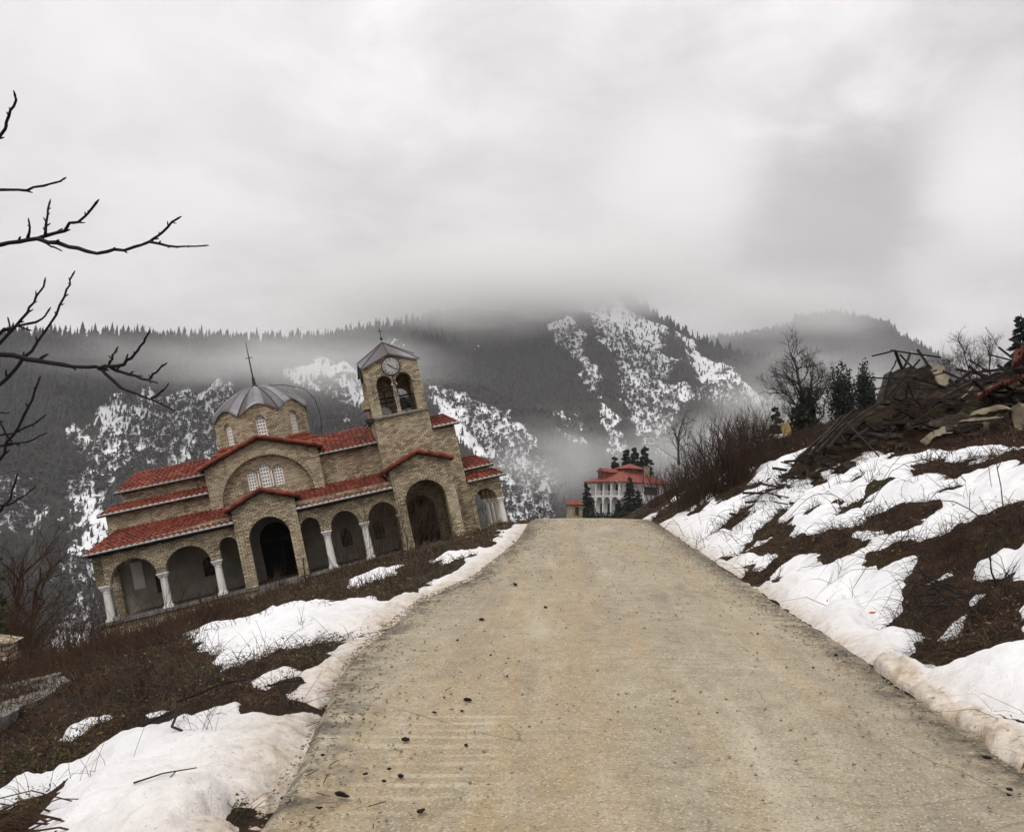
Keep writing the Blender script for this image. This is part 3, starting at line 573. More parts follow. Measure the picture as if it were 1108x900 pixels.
# cloud deck: the direction projected on a flat layer overhead, so the cloud pattern narrows towards the horizon
den = k.math('ADD', zc, .22)
pl = k.n('CombineXYZ', {'X': k.math('DIVIDE', sep.outputs[0], den), 'Y': k.math('DIVIDE', sep.outputs[1], den)}).outputs[0]
n1 = k.noise(pl, 1.5, 6, .55, .3); n2 = k.noise(k.map(pl, (1, 1, 1), (3.1, 1.7, 0)), .62, 3, .5); n3 = k.noise(k.map(pl, (1, 1, 1), (7.7, 2.2, 0)), 2.9, 8, .60, .5)
cl = k.math('ADD', k.math('ADD', k.math('MULTIPLY', n1, .44), k.math('MULTIPLY', n2, .26)), k.math('MULTIPLY', n3, .30))
tone = k.ramp(cl, [(.425, .70), (.50, .92), (.565, 1.10)])
def blob(d, width, wob):
    v = k.n('VectorMath', {0: dirv, 1: d}, operation='DOT_PRODUCT').outputs['Value']
    ang = k.math('ARCCOSINE', k.math('MINIMUM', v, .99999))
    ang = k.math('ADD', ang, k.math('MULTIPLY', k.math('SUBTRACT', n1, .5), wob)); ang = k.math('ADD', ang, k.math('MULTIPLY', k.math('SUBTRACT', n3, .5), wob * .75))
    return k.n('MapRange', {0: k.math('DIVIDE', ang, width), 1: 1.0, 2: 0.0, 3: 0.0, 4: 1.0}, interpolation_type='SMOOTHERSTEP').outputs[0]
val = tone
for d, wd, wob, tgt, amt in [((-.45, .80, .40), .40, .3, 1.06, .6), ((.02, .965, .26), .30, .2, .97, .6), ((.3657, .8726, .3237), .16, .22, .60, 1.0), ((.34, .91, .25), .12, .16, .72, .7), ((.478, .818, .318), .12, .22, 1.22, .9), ((.43, .87, .24), .07, .08, 1.15, .7), ((.1845, .9107, .3695), .12, .22, 1.10, .8), ((-.1, .92, .36), .16, .25, .86, .6), ((.06, .89, .44), .12, .2, .88, .5)]:
    val = k.mix(k.math('MULTIPLY', blob(d, wd, wob), amt), val, (tgt, tgt, tgt))
cie = k.math('MULTIPLY_ADD', k.math('MAXIMUM', sep.outputs[2], 0.0), .95, .86)
cie = k.math('MULTIPLY', k.math('MULTIPLY', cie, 1.0), 5.55)
ccol = k.mix(1.0, val, (1.0, .968, .972), 'MULTIPLY')
vs = k.n('VectorMath', {0: ccol}, operation='SCALE'); k.set(vs.inputs['Scale'], cie)
fin = k.mix(.97, sky.outputs[0], vs.outputs[0])
nt.links.new(fin, bg.inputs[0]); bg.inputs[1].default_value = .1; nt.links.new(bg.outputs[0], out.inputs[0])

sl = bpy.data.lights.new('sun', 'SUN'); sl.energy = 1.25; sl.angle = R(24); sl.color = (1, .965, .91)
so = bpy.data.objects.new('sun', sl); COL.objects.link(so)
sd = Vector((math.sin(SUN_AZ) * math.cos(SUN_EL), math.cos(SUN_AZ) * math.cos(SUN_EL), math.sin(SUN_EL)))
so.rotation_euler = sd.to_track_quat('Z', 'Y').to_euler(); so.location = (0, 0, 60)

cam = bpy.data.cameras.new('camera'); cam.lens = 30.22; cam.sensor_width = 36; cam.clip_end = 12000; cam.clip_start = .05
co = bpy.data.objects.new('camera', cam); COL.objects.link(co); co.location = (0, 0, 1.6); co.rotation_euler = (R(96.75), 0, 0); sc.camera = co
sc.render.engine = 'CYCLES'
sc.view_settings.view_transform = 'Standard'; sc.view_settings.look = 'None'; sc.view_settings.gamma = 1.0; sc.view_settings.exposure = 0.42
cy = sc.cycles; cy.use_denoising = True; cy.denoiser = 'OPENIMAGEDENOISE'; cy.max_bounces = 8; cy.diffuse_bounces = 3; cy.volume_bounces = 6; cy.transparent_max_bounces = 4
cy.use_adaptive_sampling = True; cy.adaptive_threshold = .02; cy.sample_clamp_indirect = 6

# ------------------------------------------------------------------ the leaning church (local metres: x along the front, y inwards, z up its own leaning walls)
ch = root('church', (-9.68, 36.0, -1.009), 'leaning tan stone church with red tiled roofs, a grey dome and a clock tower', 'church')
ch.rotation_euler = (0, 0, 0)
ch.matrix_world = Matrix.Translation((-9.68, 36.0, -1.009)) @ Matrix.Rotation(R(13), 4, 'Z') @ Matrix.Rotation(R(-13), 4, 'Y')
def arc(xa, xb, zs, zt=None, n=14):
    """points of an arch from left spring to right spring"""
    c = (xa + xb) / 2; r = (xb - xa) / 2; h = (zt - zs) if zt else r
    return [(c - r * math.cos(PI * i / n), zs + h * math.sin(PI * i / n)) for i in range(n + 1)]
def arch_hole(xa, xb, z0, zs, zt=None): return [(xa, z0)] + arc(xa, xb, zs, zt) + [(xb, z0)]
def arcade(x0, x1, tops, ops, zbs):
    """outline of a wall standing on columns: ops = (xa, xb, spring, top); zbs = bottoms of the wall left of, between and right of the openings"""
    p = [(x0, zbs[0])]
    for i, (xa, xb, zs, zt) in enumerate(ops):
        p += [(xa, zbs[i])] if abs(zbs[i] - zs) > 1e-4 else []
        p += arc(xa, xb, zs, zt)
        p += [(xb, zbs[i + 1])] if abs(zbs[i + 1] - zs) > 1e-4 else []
    return p + [(x1, zbs[-1])] + tops
def trim(xa, xb, zs, zt, w, y, par, fr=None, n=17, legs=0.0):
    """ring of wedge stones round an arch"""
    mb = MB(); c = (xa + xb) / 2; r = (xb - xa) / 2; h = zt - zs; fr = fr or (lambda x, y, z: (x, y, z))
    for i in range(n):
        a0 = PI * (i + .07) / n; a1 = PI * (i + .93) / n
        q = [(c - (r + k_) * math.cos(a), zs + (h + k_) * math.sin(a)) for a, k_ in ((a0, .012), (a1, .012), (a1, w), (a0, w))]
        yy = y - random.uniform(.025, .045)
        vs = [fr(x, yy, z) for x, z in q] + [fr(x, y + .05, z) for x, z in q]
        mb.add(vs, [(3, 2, 1, 0), (4, 5, 6, 7), (0, 1, 5, 4), (1, 2, 6, 5), (2, 3, 7, 6), (3, 0, 4, 7)])
    return mb.build('arch_trim', 'stone', par)
def tiles(name, e0, e1, t0, t1, par, pitch=.23, rows=None, mortar=True):
    """barrel tiles: eave e0-e1, top t0-t1; real humps and stepped courses, light mortar closing the eave ends"""
    e0, e1, t0, t1 = map(Vector, (e0, e1, t0, t1)); L = (e1 - e0).length; H = ((t0 + t1) / 2 - (e0 + e1) / 2).length
    nw = max(3, round(L / pitch)); rows = rows or max(2, round(H / .34)); seg = 6
    nrm = (e1 - e0).cross(t0 - e0 if (t0 - e0).length > (t1 - e0).length * .2 else t1 - e0).normalized()
    if nrm.z < 0: nrm = -nrm
    V = []; cols = nw * seg + 1
    for r_ in range(rows):
        for q, dz in ((r_ / rows, .045), ((r_ + 1.0) / rows, .012)):
            for i in range(cols):
                u = i / (cols - 1); a = e0.lerp(e1, u).lerp(t0.lerp(t1, u), q)
                s_ = abs(math.sin(PI * i / seg)) ** .75
                V.append(a + nrm * (dz + .075 * s_) + nrm * random.uniform(-.006, .006))
    f = []
    for r_ in range(2 * rows - 1):
        for i in range(cols - 1): f.append((r_ * cols + i, r_ * cols + i + 1, (r_ + 1) * cols + i + 1, (r_ + 1) * cols + i))
    mb = MB().add(V, f); o = mb.build(name, 'tile', par)
    sl = MB(); d = nrm * .02; dn = nrm * -.07
    sl.add([e0 + d, e1 + d, t1 + d, t0 + d, e0 + dn, e1 + dn, t1 + dn, t0 + dn], [(0, 1, 2, 3), (7, 6, 5, 4), (4, 5, 1, 0), (5, 6, 2, 1), (6, 7, 3, 2), (7, 4, 0, 3)])
    sl.build('roof_deck', 'old_wood', o)
    if mortar:
        mm = MB(); out = (e0 - t0).normalized(); out = (out - nrm * out.dot(nrm))
        for w_ in range(nw):
            pts = []
            for i in range(seg + 1):
                u = (w_ * seg + i) / (cols - 1); pts.append(e0.lerp(e1, u) + nrm * (.03 + .07 * abs(math.sin(PI * i / seg)) ** .75) + out * .004)
            base_ = [e0.lerp(e1, (w_ + .96) / nw) + nrm * .0 + out * .004, e0.lerp(e1, (w_ + .04) / nw) + out * .004]
            b = len(mm.v); mm.add(pts + base_, [tuple(range(len(pts) + 2))])
        mm.build('mortar', 'white_paint', o)
    return o
def verge(a, b, par, y0, name='verge_tiles'):
    """row of half-round tiles running up a gable edge"""
    a, b = Vector(a), Vector(b); n = max(2, round((b - a).length / .36)); mb = MB()
    for i in range(n):
        p, q = a.lerp(b, i / n), a.lerp(b, (i + 1.12) / n); mb.tube([p, q], [.105, .085], 8)
    return mb.build(name, 'tile', par)
def column(x, y, z0, z1, par, w=.30):
    mb = MB(); mb.box(x - w * .62, x + w * .62, y - w * .62, y + w * .62, z0, z0 + .10)
    mb.lathe(x, y, [(w * .5, z0 + .10), (w * .49, z0 + .5), (w * .44, z1 - .30), (w * .50, z1 - .28), (w * .46, z1 - .24), (w * .46, z1 - .2)], 14)
    o = mb.build('column', 'white_paint', par)
    c = MB(); b0 = len(c.v); h0, h1 = w * .48, w * .66
    c.add([(x - h0, y - h0, z1 - .20), (x + h0, y - h0, z1 - .20), (x + h0, y + h0, z1 - .20), (x - h0, y + h0, z1 - .20), (x - h1, y - h1, z1 - .06), (x + h1, y - h1, z1 - .06), (x + h1, y + h1, z1 - .06), (x - h1, y + h1, z1 - .06)],
          [(3, 2, 1, 0), (4, 5, 6, 7), (0, 1, 5, 4), (1, 2, 6, 5), (2, 3, 7, 6), (3, 0, 4, 7)])
    c.box(x - h1 - .015, x + h1 + .015, y - h1 - .015, y + h1 + .015, z1 - .06, z1)
    c.build('capital', 'white_paint', o); return o
def lattice(xc, z0, zt, w, y, par, fr=None, rows=6, cols=3):
    """arched window: white plaster lattice with square holes in front of a dark pane"""
    zs = zt - w / 2; hole = []; s = w / (cols + .6); hs = s * .27
    for i in range(cols):
        for j in range(rows):
            cx = xc + (i - (cols - 1) / 2) * s; cz = z0 + (j + .7) * (zt - z0 - .04) / (rows + .25)
            if cz > zs and math.hypot(cx - xc, cz - zs) > w / 2 - hs * 1.5: continue
            hole.append([(cx - hs, cz - hs), (cx + hs, cz - hs), (cx + hs, cz + hs), (cx - hs, cz + hs)])
    o = MB().plate([arch_hole(xc - w / 2, xc + w / 2, z0, zs)] + hole, y, y + .06, fr).build('window', 'white_paint', par)
    MB().plate([arch_hole(xc - w / 2 + .01, xc + w / 2 - .01, z0 + .01, zs)], y + .10, y + .12, fr).build('pane', 'dark_glass', o)
    return o

# base, floor, ledge
MB().box(-6.88, 8.05, -.10, 3.0, -3.4, -.12).box(8.05, 10.7, 1.75, 6.2, -2.6, -.14).box(-6.6, 8.9, 3.0, 9.6, -3.2, -.1).build('base_wall', 'stone', ch)
MB().box(-6.95, -.75, -.2, .06, -.12, 0).box(1.1, 8.1, -.2, .06, -.12, 0).build('ledge', 'concrete', ch)
MB().box(-6.85, 8.02, .06, 2.9, -.118, -.02).build('floor', 'concrete', ch)
st_ = MB()
for i in range(4): st_.box(-.72, 1.08, -.28 - .28 * i, -.28 * i - .02 + .3, -.02 - .17 * (i + 1), -.02 - .17 * i - .004, .004)
st_.build('steps', 'concrete', ch)
# front arcade, left and right of the portal
aw0, aw1 = 0.0, .38
opsL = [(-6.18, -4.46, 1.42, 2.24), (-4.10, -2.36, 1.42, 2.24), (-1.96, -1.24, 1.86, 2.24)]
MB().plate([arcade(-6.72, -1.24, [(-1.24, 3.05), (-6.72, 2.80)], opsL, [1.42, 1.42, 1.42, 1.86])], aw0, aw1).build('arcade_wall', 'stone', ch)
opsR = [(1.36, 2.12, 1.90, 2.28), (2.56, 3.74, 1.58, 2.24), (4.14, 5.40, 1.58, 2.24)]
MB().plate([arcade(1.36, 5.40, [(5.40, 3.05), (1.36, 3.05)], opsR, [1.90, 1.58, 1.58, 1.58])], aw0, aw1).build('arcade_wall', 'stone', ch)
for a in opsL + opsR: trim(*a, .19, 0, ch)
for x, z1 in ((-6.45, 1.42), (-4.28, 1.42), (-2.16, 1.42), (2.34, 1.58), (3.94, 1.58), (5.56, 1.58)): column(x, .19, 0, z1, ch, .31)
# left end wall with its own arch
def fr_left(x, y, z): return (-6.72 + y, x, z)
MB().plate([arcade(.0, 3.0, [(3.0, 2.9), (0, 2.75)], [(.42, 2.6, 1.42, 2.24)], [1.42, 0])], 0, .35, fr_left).build('end_wall', 'stone', ch)
# inner wall of the porch with its windows and the dark doorway
inner_holes = [arch_hole(-5.05, -4.62, .55, 1.15), arch_hole(-3.05, -2.55, .75, 1.32), arch_hole(2.95, 3.42, .62, 1.22), arch_hole(4.45, 4.92, .62, 1.22), arch_hole(-.52, .84, .005, 1.75)]
MB().plate([[(-6.7, 0), (8.0, 0), (8.0, 3.2), (-6.7, 3.2)]] + inner_holes, 2.8, 2.995).build('porch_wall', 'plaster', ch)
for h_ in inner_holes[:4]:
    x0, x1 = h_[0][0], h_[-1][0]; zt = max(p[1] for p in h_); z0 = h_[0][1]
    o = MB().plate([arch_hole(x0 + .005, x1 - .005, z0 + .005, zt - (x1 - x0) / 2), arch_hole(x0 + .06, x1 - .06, z0 + .06, zt - (x1 - x0) / 2)], 2.86, 2.92).build('porch_window', 'brown_shutter', ch)
    q = MB(); xm = (x0 + x1) / 2; q.box(xm - .018, xm + .018, 2.87, 2.91, z0 + .06, zt - .06); q.box(x0 + .06, x1 - .06, 2.872, 2.908, z0 + .42, z0 + .455); q.build('glazing_bar', 'brown_shutter', o)
    MB().plate([arch_hole(x0 + .01, x1 - .01, z0 + .01, zt - (x1 - x0) / 2)], 2.93, 2.95).build('pane', 'dark_glass', o)
d = MB().box(-.52, .16, 2.9, 2.96, .02, 1.75).build('door', 'dark_void', ch)
MB().box(-.55, .88, 2.97, 2.992, .0, 2.5).build('doorway', 'dark_void', ch)  # near-black sheet behind the opening: the unlit interior's darkness put into colour
MB().beam((-.5, 2.5, 1.72), (.92, 2.3, 1.60), .09, .12).beam((-.45, 2.4, 1.55), (.8, 2.6, 1.72), .05, .07).beam((.30, 1.9, .02), (.42, 2.1, 1.5), .05).build('broken_beam', 'old_wood', ch)
MB().box(-5.9, -5.45, 2.70, 2.79, .9, 2.05).build('notice_panel', 'white_paint', ch)
# portal gable
def gable(x0, x1, z0, ze, xm, zm, hole): return [[(x0, z0), (x1, z0), (x1, ze), (xm, zm), (x0, ze)], hole] if hole else [[(x0, z0), (x1, z0), (x1, ze), (xm, zm), (x0, ze)]]
P0, P1 = -1.22, 1.34
po = [(P0, 0), (-.74, 0), (-.74, 1.86)] + arc(-.74, .90, 1.86, 2.68)[1:-1] + [(.90, 1.86), (.90, 0), (P1, 0), (P1, 3.22), (.08, 3.72), (P0, 3.22)]
MB().plate([po], -.22, .40).build('portal_wall', 'stone', ch)
trim(-.74, .90, 1.86, 2.68, .2, -.22, ch)
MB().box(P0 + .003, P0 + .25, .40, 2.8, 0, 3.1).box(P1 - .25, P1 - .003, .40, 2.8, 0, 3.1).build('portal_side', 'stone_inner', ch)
tiles('portal_roof', (P0 - .22, 3.2, 3.22), (P0 - .22, -.42, 3.22), (.08, 3.2, 3.80), (.08, -.42, 3.80), ch, mortar=False)
tiles('portal_roof', (P1 + .2, -.42, 3.22), (P1 + .2, 3.2, 3.22), (.08, -.42, 3.80), (.08, 3.2, 3.80), ch, mortar=False)
verge((P0 - .25, -.40, 3.27), (.08, -.40, 3.86), ch, 0); verge((P1 + .24, -.40, 3.27), (.08, -.40, 3.86), ch, 0)
# big gabled bay under the tower
G0, G1 = 5.40, 8.06
go = [(G0, 0), (5.82, 0), (5.82, 1.92)] + arc(5.82, 7.60, 1.92, 2.78)[1:-1] + [(7.60, 1.92), (7.60, 0), (G1, 0), (G1, 3.42), (6.72, 3.92), (G0, 3.42)]
MB().plate([go], -.16, .40).build('bay_wall', 'stone', ch); trim(5.82, 7.60, 1.92, 2.78, .2, -.16, ch)
MB().box(G0 + .003, G0 + .3, .40, 2.0, 0, 3.4).box(G1 - .35, G1 - .003, .40, 2.0, -.1, 3.4).build('bay_side', 'stone', ch)
tiles('bay_roof', (G0 - .25, 2.1, 3.42), (G0 - .25, -.38, 3.42), (6.72, 2.1, 4.0), (6.72, -.38, 4.0), ch, mortar=False)
tiles('bay_roof', (G1 + .16, -.38, 3.42), (G1 + .16, 2.1, 3.42), (6.72, -.38, 4.0), (6.72, 2.1, 4.0), ch, mortar=False)
verge((G0 - .28, -.36, 3.47), (6.72, -.36, 4.06), ch, 0); verge((G1 + .2, -.36, 3.47), (6.72, -.36, 4.06), ch, 0)
fd = MB().plate([arch_hole(6.12, 7.22, .0, 1.55)], 1.93, 1.985).build('arched_door', 'dark_void', ch)
fm = MB().plate([arch_hole(6.05, 7.29, .0, 1.55), arch_hole(6.16, 7.18, .06, 1.5)], 1.86, 1.93)
for a in range(0, 180, 30): fm.beam((6.67, 1.9, 1.5), (6.67 + .5 * math.cos(R(a + 1)), 1.9, 1.5 + .5 * math.sin(R(a + 1))), .035)
fm.box(6.645, 6.695, 1.88, 1.92, .06, 1.5); fm.box(6.16, 7.18, 1.882, 1.918, .8, .86); fm.build('door_frame', 'brown_shutter', fd)
# porch roofs
tiles('porch_roof', (-6.95, -.32, 2.72), (-1.2, -.32, 2.72), (-6.25, 3.02, 3.52), (-1.2, 3.02, 3.52), ch)
tiles('porch_roof', (1.32, -.32, 2.72), (5.38, -.32, 2.72), (1.32, 3.02, 3.52), (5.38, 3.02, 3.52), ch)
MB().box(-6.8, -1.25, -.12, 0.3, 2.60, 2.66).box(1.37, 5.35, -.12, .3, 2.60, 2.66).build('eave_board', 'old_wood', ch)
# aisles and nave
MB().box(-6.55, -2.2, 3.0, 9.2, 0, 4.30).box(2.7, 5.44, 3.0, 9.2, 0, 5.0).build('aisle_wall', 'stone', ch)
tiles('aisle_roof', (-6.85, 2.72, 4.28), (-2.24, 2.72, 4.28), (-6.3, 4.05, 4.66), (-2.24, 4.05, 4.66), ch)
MB().box(-5.95, -2.2, 4.0, 9.0, 4.2, 5.18).build('nave_wall', 'stone', ch)
tiles('nave_roof', (-6.2, 3.72, 5.18), (-2.24, 3.72, 5.18), (-5.6, 5.9, 6.05), (-2.24, 5.9, 6.05), ch)
tiles('nave_roof', (2.74, 2.72, 4.96), (5.42, 2.72, 4.96), (2.74, 5.4, 6.0), (5.42, 5.4, 6.0), ch)
# transept front with the blind arch and three lattice windows
T0, T1, TM, TE, TZ = -2.22, 2.74, .26, 5.32, 6.18
MB().plate(gable(T0, T1, 3.0, TE, TM, TZ, arch_hole(-1.72, 2.28, 3.02, 3.50, 5.44)), 2.62, 2.86).build('transept_wall', 'stone', ch)
WINS = [(-.32, 4.02, 4.90, .40), (.26, 4.02, 5.10, .42), (.84, 4.02, 4.90, .40)]
MB().plate([[(T0 + .02, 3.0), (T1 - .02, 3.0), (T1 - .02, 5.5), (T0 + .02, 5.5)]] + [arch_hole(x - w_ / 2 - .006, x + w_ / 2 + .006, z0, zt - w_ / 2) for x, z0, zt, w_ in WINS], 2.864, 3.1).build('arch_infill', 'stone', ch)
trim(-1.72, 2.28, 3.50, 5.44, .17, 2.62, ch, n=34)
for x, z0, zt, w_ in WINS: lattice(x, z0, zt, w_, 2.92, ch); trim(x - w_ / 2, x + w_ / 2, zt - w_ / 2, zt, .09, 2.862, ch, n=9)
MB().box(-.055, -.0, 2.80, 2.9, 4.02, 4.72).box(.52, .575, 2.80, 2.9, 4.02, 4.72).build('window_colonnette', 'white_paint', ch)
MB().box(T0 + .004, T1 - .004, 3.104, 9.4, 0, 5.30).build('transept_body', 'stone', ch)
tiles('transept_roof', (T0 - .2, 5.4, TE - .02), (T0 - .2, 2.42, TE - .02), (TM, 5.4, TZ + .06), (TM, 2.42, TZ + .06), ch, mortar=False)
tiles('transept_roof', (T1 + .2, 2.42, TE - .02), (T1 + .2, 5.4, TE - .02), (TM, 2.42, TZ + .06), (TM, 5.4, TZ + .06), ch, mortar=False)
verge((T0 - .26, 2.44, TE + .03), (TM, 2.44, TZ + .13), ch, 0); verge((T1 + .26, 2.44, TE + .03), (TM, 2.44, TZ + .13), ch, 0)
# square base below the drum, its skirt of tiles, the drum and the scalloped dome
DX, DY, RD = .45, 7.2, 2.36
MB().box(DX - 2.5, DX + 2.5, DY - 2.5, DY + 2.5, 4.9, 5.72).build('drum_base', 'stone', ch)
for k_ in range(4):
    a = k_ * PI / 2; n = Vector((math.sin(a), -math.cos(a), 0)); t = Vector((math.cos(a), math.sin(a), 0)); c = Vector((DX, DY, 0))
    tiles('skirt_roof', c + n * 2.72 - t * 2.72 + Vector((0, 0, 5.70)), c + n * 2.72 + t * 2.72 + Vector((0, 0, 5.70)), c + n * 1.9 - t * 1.9 + Vector((0, 0, 6.32)), c + n * 1.9 + t * 1.9 + Vector((0, 0, 6.32)), ch)
ap = RD * math.cos(PI / 8); hw = RD * math.sin(PI / 8)
drum = MB(); dwins = []
for k_ in range(8):
    a = k_ * PI / 4; n = Vector((math.sin(a), -math.cos(a), 0)); t = Vector((math.cos(a), math.sin(a), 0)); o0 = Vector((DX, DY, 0)) + n * ap
    fr = lambda x, y, z, o0=o0, t=t, n=n: tuple(o0 + t * x - n * y + Vector((0, 0, z)))
    top = [(hw - 2 * hw * i / 12, 7.70 + .44 * math.sin(PI * i / 12) ** 1.3) for i in range(13)]
    drum.plate([[(-hw, 5.75), (hw, 5.75)] + top, arch_hole(-.23, .23, 6.45, 7.28)], 0, .22, fr); dwins.append(fr)
drum.build('drum', 'stone', ch)
for fr in (dwins[7], dwins[0], dwins[1], dwins[2], dwins[6]): lattice(0, 6.45, 7.51, .455, .09, ch, fr, rows=6); trim(-.23, .23, 7.28, 7.51, .085, 0, ch, fr, n=9)
V = []; F = []; SG = 96; NR = 14; strip = []
for j in range(NR + 1):
    u = j / NR
    for i in range(SG):
        ph = 2 * PI * i / SG; loc = (ph + PI / 8) % (PI / 4) - PI / 8
        e = RD * math.cos(PI / 8) / math.cos(loc) + .09; lob = math.sin(PI * (loc + PI / 8) / (PI / 4)) ** 1.2
        r_ = e * (1 - u); z = 7.70 + .45 * lob * (1 - u) ** .8 + 1.5 * (1 - (1 - u) ** 1.75) - .05 * (1 - lob) * math.sin(PI * u)
        V.append((DX + r_ * math.sin(ph), DY - r_ * math.cos(ph), z)); strip.append(((i // 3) * 0.618) % 1.0)
for j in range(NR):
    for i in range(SG): F.append((j * SG + i, j * SG + (i + 1) % SG, (j + 1) * SG + (i + 1) % SG, (j + 1) * SG + i))
dm = MB().add(V, F); b = len(dm.v)
dm.add([(x * 1.0, y, z - .07) for x, y, z in V[:SG]], []); F2 = [(i, b + i, b + (i + 1) % SG, (i + 1) % SG) for i in range(SG)]; dm.f += F2
do = dm.build('dome', 'sheet_metal', ch, True); fattr(do, 'strip', strip + strip[:SG])
rb = MB()
for k_ in range(8):
    i = k_ * 12 + 6; rb.tube([V[j * SG + i] for j in range(NR)], .035, 5)
rb.build('dome_rib', 'metal_dark', do)
MB().lathe(DX, DY, [(.20, 9.12), (.22, 9.24), (.10, 9.36), (.06, 9.72), (.035, 9.8), (.03, 10.7), (.012, 11.6)], 8).beam((DX - .16, DY, 10.75), (DX + .16, DY, 10.75), .03).build('spire', 'metal_dark', ch)
MB().tube([(DX, DY, 9.3), (DX + 1.4, DY - .3, 9.05), (DX + 2.35, DY - .6, 8.62), (DX + 2.75, DY - .6, 8.0), (DX + 2.85, DY - .7, 7.0), (DX + 2.7, DY - .9, 6.1)], .018, 5).build('cable', 'metal_dark', ch)
# tower: shaft, belfry, clock, folded metal roof
X0, X1, Y0, Y1 = 5.42, 7.95, 2.0, 4.55; XM, YM = (X0 + X1) / 2, (Y0 + Y1) / 2
MB().box(X0, X1, Y0, Y1, -.1, 5.93).build('tower_shaft', 'stone', ch)
MB().box(X0 - .08, X1 + .08, Y0 - .08, Y1 + .08, 5.932, 6.02).build('tower_ledge', 'concrete', ch)
bw = (X1 - X0) / 2
frs = [lambda x, y, z: (XM + x, Y0 + y, z), lambda x, y, z: (X1 - y, YM + x, z), lambda x, y, z: (XM - x, Y1 - y, z), lambda x, y, z: (X0 + y, YM - x, z)]
for i, fr in enumerate(frs):
    h2 = [arch_hole(-.82, -.07, 6.06, 7.42, 7.86), arch_hole(.07, .82, 6.06, 7.42, 7.86)] if i % 2 == 0 else [arch_hole(-.82, -.12, 6.9, 7.42, 7.78), arch_hole(.12, .82, 6.9, 7.42, 7.78)]
    if i == 2: h2 = [arch_hole(-.82, -.12, 6.95, 7.1, 7.45), arch_hole(.12, .82, 6.06, 6.35, 6.7)] + [arch_hole(-.82, -.12, 6.06, 6.4, 6.75)]
    ww = bw if i % 2 == 0 else bw - .301
    MB().plate([[(-ww, 6.022), (ww, 6.022), (ww, 8.36)] + ([(0, 8.76)] if ww == bw else [(0, 8.62)]) + [(-ww, 8.36)]] + h2, 0, .30, fr).build('belfry_wall', 'stone', ch)
    if i == 0:
        for s_ in (-1, 1): trim(min(s_ * .82, s_ * .07), max(s_ * .82, s_ * .07), 7.42, 7.86, .12, 0, ch, fr, n=11)
MB().tube([(XM + .0, Y0 + .14, 6.03), (XM - .01, Y0 + .14, 7.42)], [.085, .07], 12).box(XM - .12, XM + .12, Y0 + .02, Y0 + .26, 7.36, 7.46).build('belfry_column', 'white_paint', ch)
MB().beam((XM - .05, Y0 - .02, 7.75), (XM + .28, Y0 - .03, 6.05), .035).build('cable', 'metal_dark', ch)
MB().beam((XM - .95, YM, 6.95), (XM + .95, YM, 6.95), .07).beam((XM - .42, YM, 6.55), (XM - .42, YM, 7.3), .05).beam((XM - .8, YM - .2, 6.72), (XM - .05, YM - .2, 6.72), .05).build('bell_frame', 'old_wood', ch)
MB().lathe(XM + .42, YM, [(.30, 6.32), (.27, 6.40), (.20, 6.62), (.14, 6.82), (.03, 6.88)], 14).build('bell', 'metal_dark', ch)
ck = MB(); ck.plate([[(.43 * math.cos(2 * PI * i / 40), 8.22 + .43 * math.sin(2 * PI * i / 40)) for i in range(40)]], -.07, -.005, frs[0]).build('clock', 'metal_dark', ch)
cko = [o for o in ch.children if o.name.startswith('clock')][0]
MB().plate([[(.385 * math.cos(2 * PI * i / 40), 8.22 + .385 * math.sin(2 * PI * i / 40)) for i in range(40)]], -.085, -.071, frs[0]).build('clock_face', 'clock_white', cko)
nm_ = MB(); NUM = ['XII', 'I', 'II', 'III', 'IIII', 'V', 'VI', 'VII', 'VIII', 'IX', 'X', 'XI']
for h_, s_ in enumerate(NUM):
    a = PI / 2 - h_ * PI / 6; ux = (math.sin(a), -math.cos(a)); ur = (math.cos(a), math.sin(a)); wd = {'I': .026, 'V': .05, 'X': .05}; tot = sum(wd[c] for c in s_); p_ = -tot / 2
    def pt(q, r_): return (ur[0] * r_ + ux[0] * q, 8.22 + ur[1] * r_ + ux[1] * q)
    def stroke(q0, r0, q1, r1, tk=.014):
        (ax, az_), (bx, bz) = pt(q0, r0), pt(q1, r1); L = math.hypot(bx - ax, bz - az_); nx, nz = -(bz - az_) / L * tk / 2, (bx - ax) / L * tk / 2
        nm_.plate([[(ax + nx, az_ + nz), (bx + nx, bz + nz), (bx - nx, bz - nz), (ax - nx, az_ - nz)]], -.092, -.0855, frs[0])
    for c in s_:
        m_ = p_ + wd[c] / 2
        if c == 'I': stroke(m_, .275, m_, .36)
        elif c == 'V': stroke(m_ - .018, .36, m_ - .001, .275); stroke(m_ + .018, .36, m_ + .001, .275, .008)
        else: stroke(m_ - .018, .36, m_ + .018, .275); stroke(m_ + .018, .36, m_ - .018, .275, .008)
        p_ += wd[c]
nm_.build('clock_numerals', 'metal_dark', cko)
def hand(ang, L, w_, y):
    a = R(90 - ang); c_, s_ = math.cos(a), math.sin(a); q = [(-.08, -w_), (L * .7, -w_ * 1.2), (L, 0), (L * .7, w_ * 1.2), (-.08, w_)]
    return MB().plate([[(c_ * u - s_ * v_, 8.22 + s_ * u + c_ * v_) for u, v_ in q]], y - .006, y, frs[0])
hand(311, .25, .020, -.095).build('clock_hand', 'metal_dark', cko); hand(132, .34, .014, -.104).build('clock_hand', 'metal_dark', cko)
sc_ = MB().plate([[(.36 * math.cos(2 * PI * i / 32), 8.22 + .36 * math.sin(2 * PI * i / 32)) for i in range(32)]], -.08, -.005, frs[3]).build('clock', 'metal_dark', ch)
MB().box(X0 - .28, X0, Y0 + .5, Y0 + 1.6, 6.55, 6.95).build('balcony_box', 'stone', ch)
